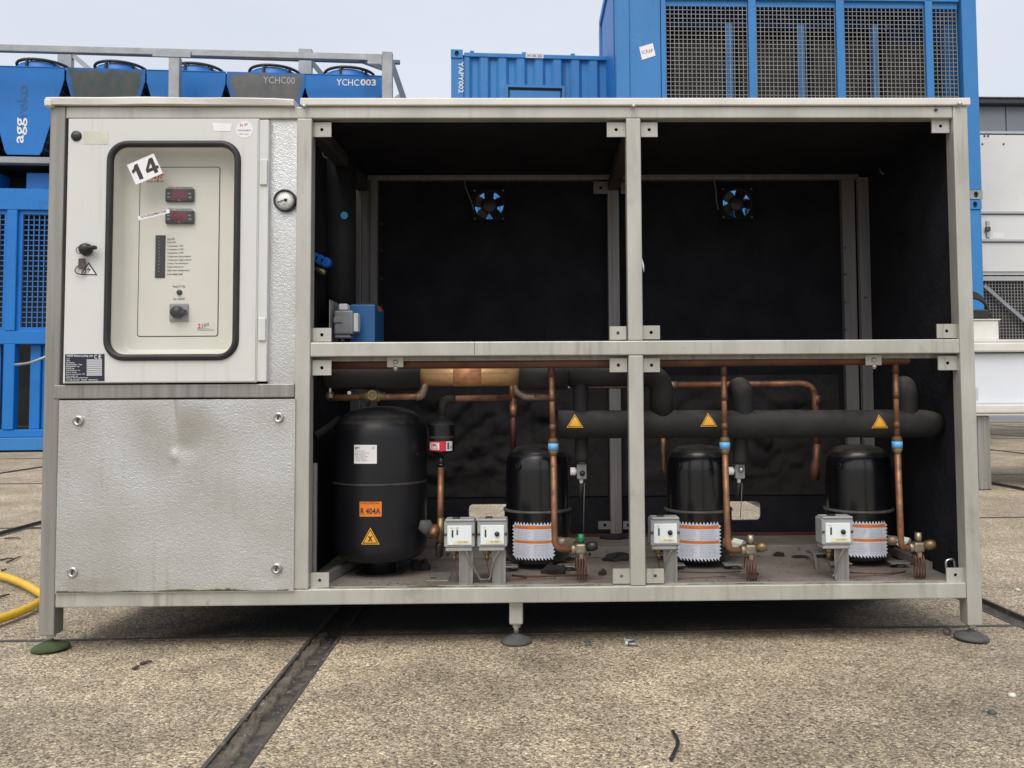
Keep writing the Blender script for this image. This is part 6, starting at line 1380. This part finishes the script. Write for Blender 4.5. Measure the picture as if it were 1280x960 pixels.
a, b = fz(478, 66), fz(490.5, 200); MB().box(a.x, b.x, FYy-.05, FYy+.06, b.z, a.z, .006).build('post', 'galv', rl)
a, b = fz(460, 70), fz(478, 82); MB().box(a.x, b.x, FYy-.052, FYy-.046, b.z, a.z, .003).build('gusset', 'galv', rl)
RB = 1.9
def rz(px, py): return HF.at(px, py, RB)
MB().bar(rz(-60, 60.5), rz(500, 78), .06, .06, (0, 1, 0), .006).build('rear_rail', 'galv_dark', rl)
for p0, p1 in ((74, 90), (374, 390)):
    a, b = rz(p0, 62), rz(p1, 130); MB().box(a.x, b.x, RB-.05, RB+.05, b.z, a.z, .006).build('post', 'galv', rl)
MB().bar(rz(90, 68), rz(118, 92), .07, .06, (0, 1, 0)).build('brace', 'galv', rl); MB().bar(rz(390, 78), rz(408, 100), .07, .06, (0, 1, 0)).build('brace', 'galv_dark', rl)
MB().bar(fz(452, 75), rz(480, 86), .08, .06).build('end_rail', 'galv_dark', rl)
MB().bar(rz(490, 80), rz(507, 130), .085, .07, (0, 1, 0)).build('brace', 'galv_dark', rl); MB().bar(rz(490, 127), rz(502, 119), .06, .05, (0, 1, 0)).build('brace', 'galv', rl)

# ================================================================== FAR RIGHT: pale air unit and warehouse
AF = Frame(9, 10.2, 1.5)
ah = thing('air_handling_unit', 'pale grey panelled air unit with a mesh bay, right edge behind the containers', 'air unit', (9, 10.2, 0), deg=1.5)
ax = lambda px, py=250: AF.at(px, py, 0).x
az = lambda py: AF.at(1255, py, 0).z
x0, x1 = ax(1215), ax(1215)+5
def K2(mb, n, m='ahu', p=None): return mb.build(n, m, p or ah)
K2(MB().box(x0, x1, .03, 2.4, az(343), az(168.5)), 'casing')
top = K2(MB().box(x0+.01, x0+2.8, 0, .028, az(264.5), az(169), .006), 'upper_panel'); K2(MB().box(x0+2.82, x1, 0, .028, az(264.5), az(169), .006), 'upper_panel')
K2(MB().box(x0, x1, -.03, .028, az(267.5), az(264.7), .004), 'trim', 'wh_trim'); K2(MB().box(x0+.01, x1, 0, .028, az(299.5), az(268.5), .006), 'middle_panel')
K2(MB().box(x0, x1, -.03, .028, az(302.3), az(299.7), .004), 'trim', 'wh_trim'); K2(MB().box(x0+.01, x1, 0, .028, az(339.5), az(303.5), .006), 'lower_panel')
for px, py in ((1230.5, 170), (1235, 170), (1228, 180), (1254.5, 180)):
    p = AF.at(px, py, -.001); MB().lathe([(0, .012), (.012, .01), (.016, 0)], p, 10, 'y').build('rivet', 'dark_steel', ah)
a, b = AF.at(1233, 276, -.03), AF.at(1238.5, 297, -.03)
K2(MB().box(a.x, b.x, -.02, -.001, b.z, a.z, .008), 'latch', 'steel'); a, b = AF.at(1232, 283.5, -.05), AF.at(1238.5, 289, -.05); K2(MB().box(a.x, b.x, -.06, -.021, b.z, a.z, .008), 'latch_bolt', 'dark_steel')
a, b = AF.at(1241, 290.7, -.002), AF.at(1255.5, 297.5, -.002); K2(MB().box(a.x, b.x, -.002, -.0005, b.z, a.z), 'white_label', 'white_sticker')
K2(MB().box(x0, x1, 0, .08, az(351), az(345.5), .004), 'mesh_rail', 'wh_trim'); K2(MB().box(x0, x1, 0, .08, az(470), az(462), .004), 'mesh_rail', 'wh_trim')
K2(MB().box(x0, x1, .3, .35, az(462), az(343.5)), 'dark_back', 'dark_interior'); K2(MB().box(x0, x1, .1, 2.4, .02, az(470.5)), 'plinth', 'dark_interior') if False else None
mesh_panel(x0, x0+1.6, .04, az(462), az(351), .047, .005, 'mesh_grey', ah)
MB().bar(AF.at(1230, 357, -.03), AF.at(1290, 409, -.03), .05, .03, (0, 1, 0)).build('strut', 'galv', ah)
for xx in (x0+.1, x0+2.4, x1-.2): K2(MB().box(xx, xx+.1, .1, .2, .002, az(470.5)), 'leg', 'galv')
WF = Frame(12, 16.9, 1.5)
wh = thing('warehouse', 'grey clad warehouse with a dark gutter at the right edge of the photo', 'warehouse', (12, 16.9, 0), deg=1.5)
wx = lambda px: WF.at(px, 150, 0).x
wz = lambda py: WF.at(1255, py, 0).z
x0 = wx(1180); x1 = x0+24
def K3(mb, n, m='wh_clad', p=None): return mb.build(n, m, p or wh)
pw3 = wx(1257.5)-x0
K3(MB().box(x0, x1, .06, 12, .02, wz(127)), 'wall_core', 'wh_dark')
xx = x0; i = 0; wd = 1.9; xx = wx(1257.5)-wd
while xx < x1-wd:
    K3(MB().box(xx+.012, xx+wd-.012, 0, .058, wz(164.3), wz(133), .004), 'cladding_panel'); K3(MB().box(xx+.012, xx+wd-.012, 0, .058, wz(519), wz(168.2), .004), 'cladding_panel', 'wh_trim'); xx += wd
K3(MB().box(x0, x1, -.03, .058, wz(167.5), wz(164.6), .004), 'flashing', 'wh_trim'); K3(MB().box(x0, x1, -.16, .055, wz(132.6), wz(125.5), .02), 'gutter', 'wh_dark'); K3(MB().box(x0, x1, -.05, .058, .002, wz(519.4), .01), 'plinth', 'wh_base')
K3(MB().box(x0-.1, x1, -.2, 12, wz(125.3), wz(124.3), .01), 'roof', 'wh_trim')
for k in range(8): p = WF.at(1224+24*k, 124, -.12); K3(MB().lathe([(0, .06), (.04, .05), (.06, 0)], p, 10), 'gutter_bolt', 'wh_dark')
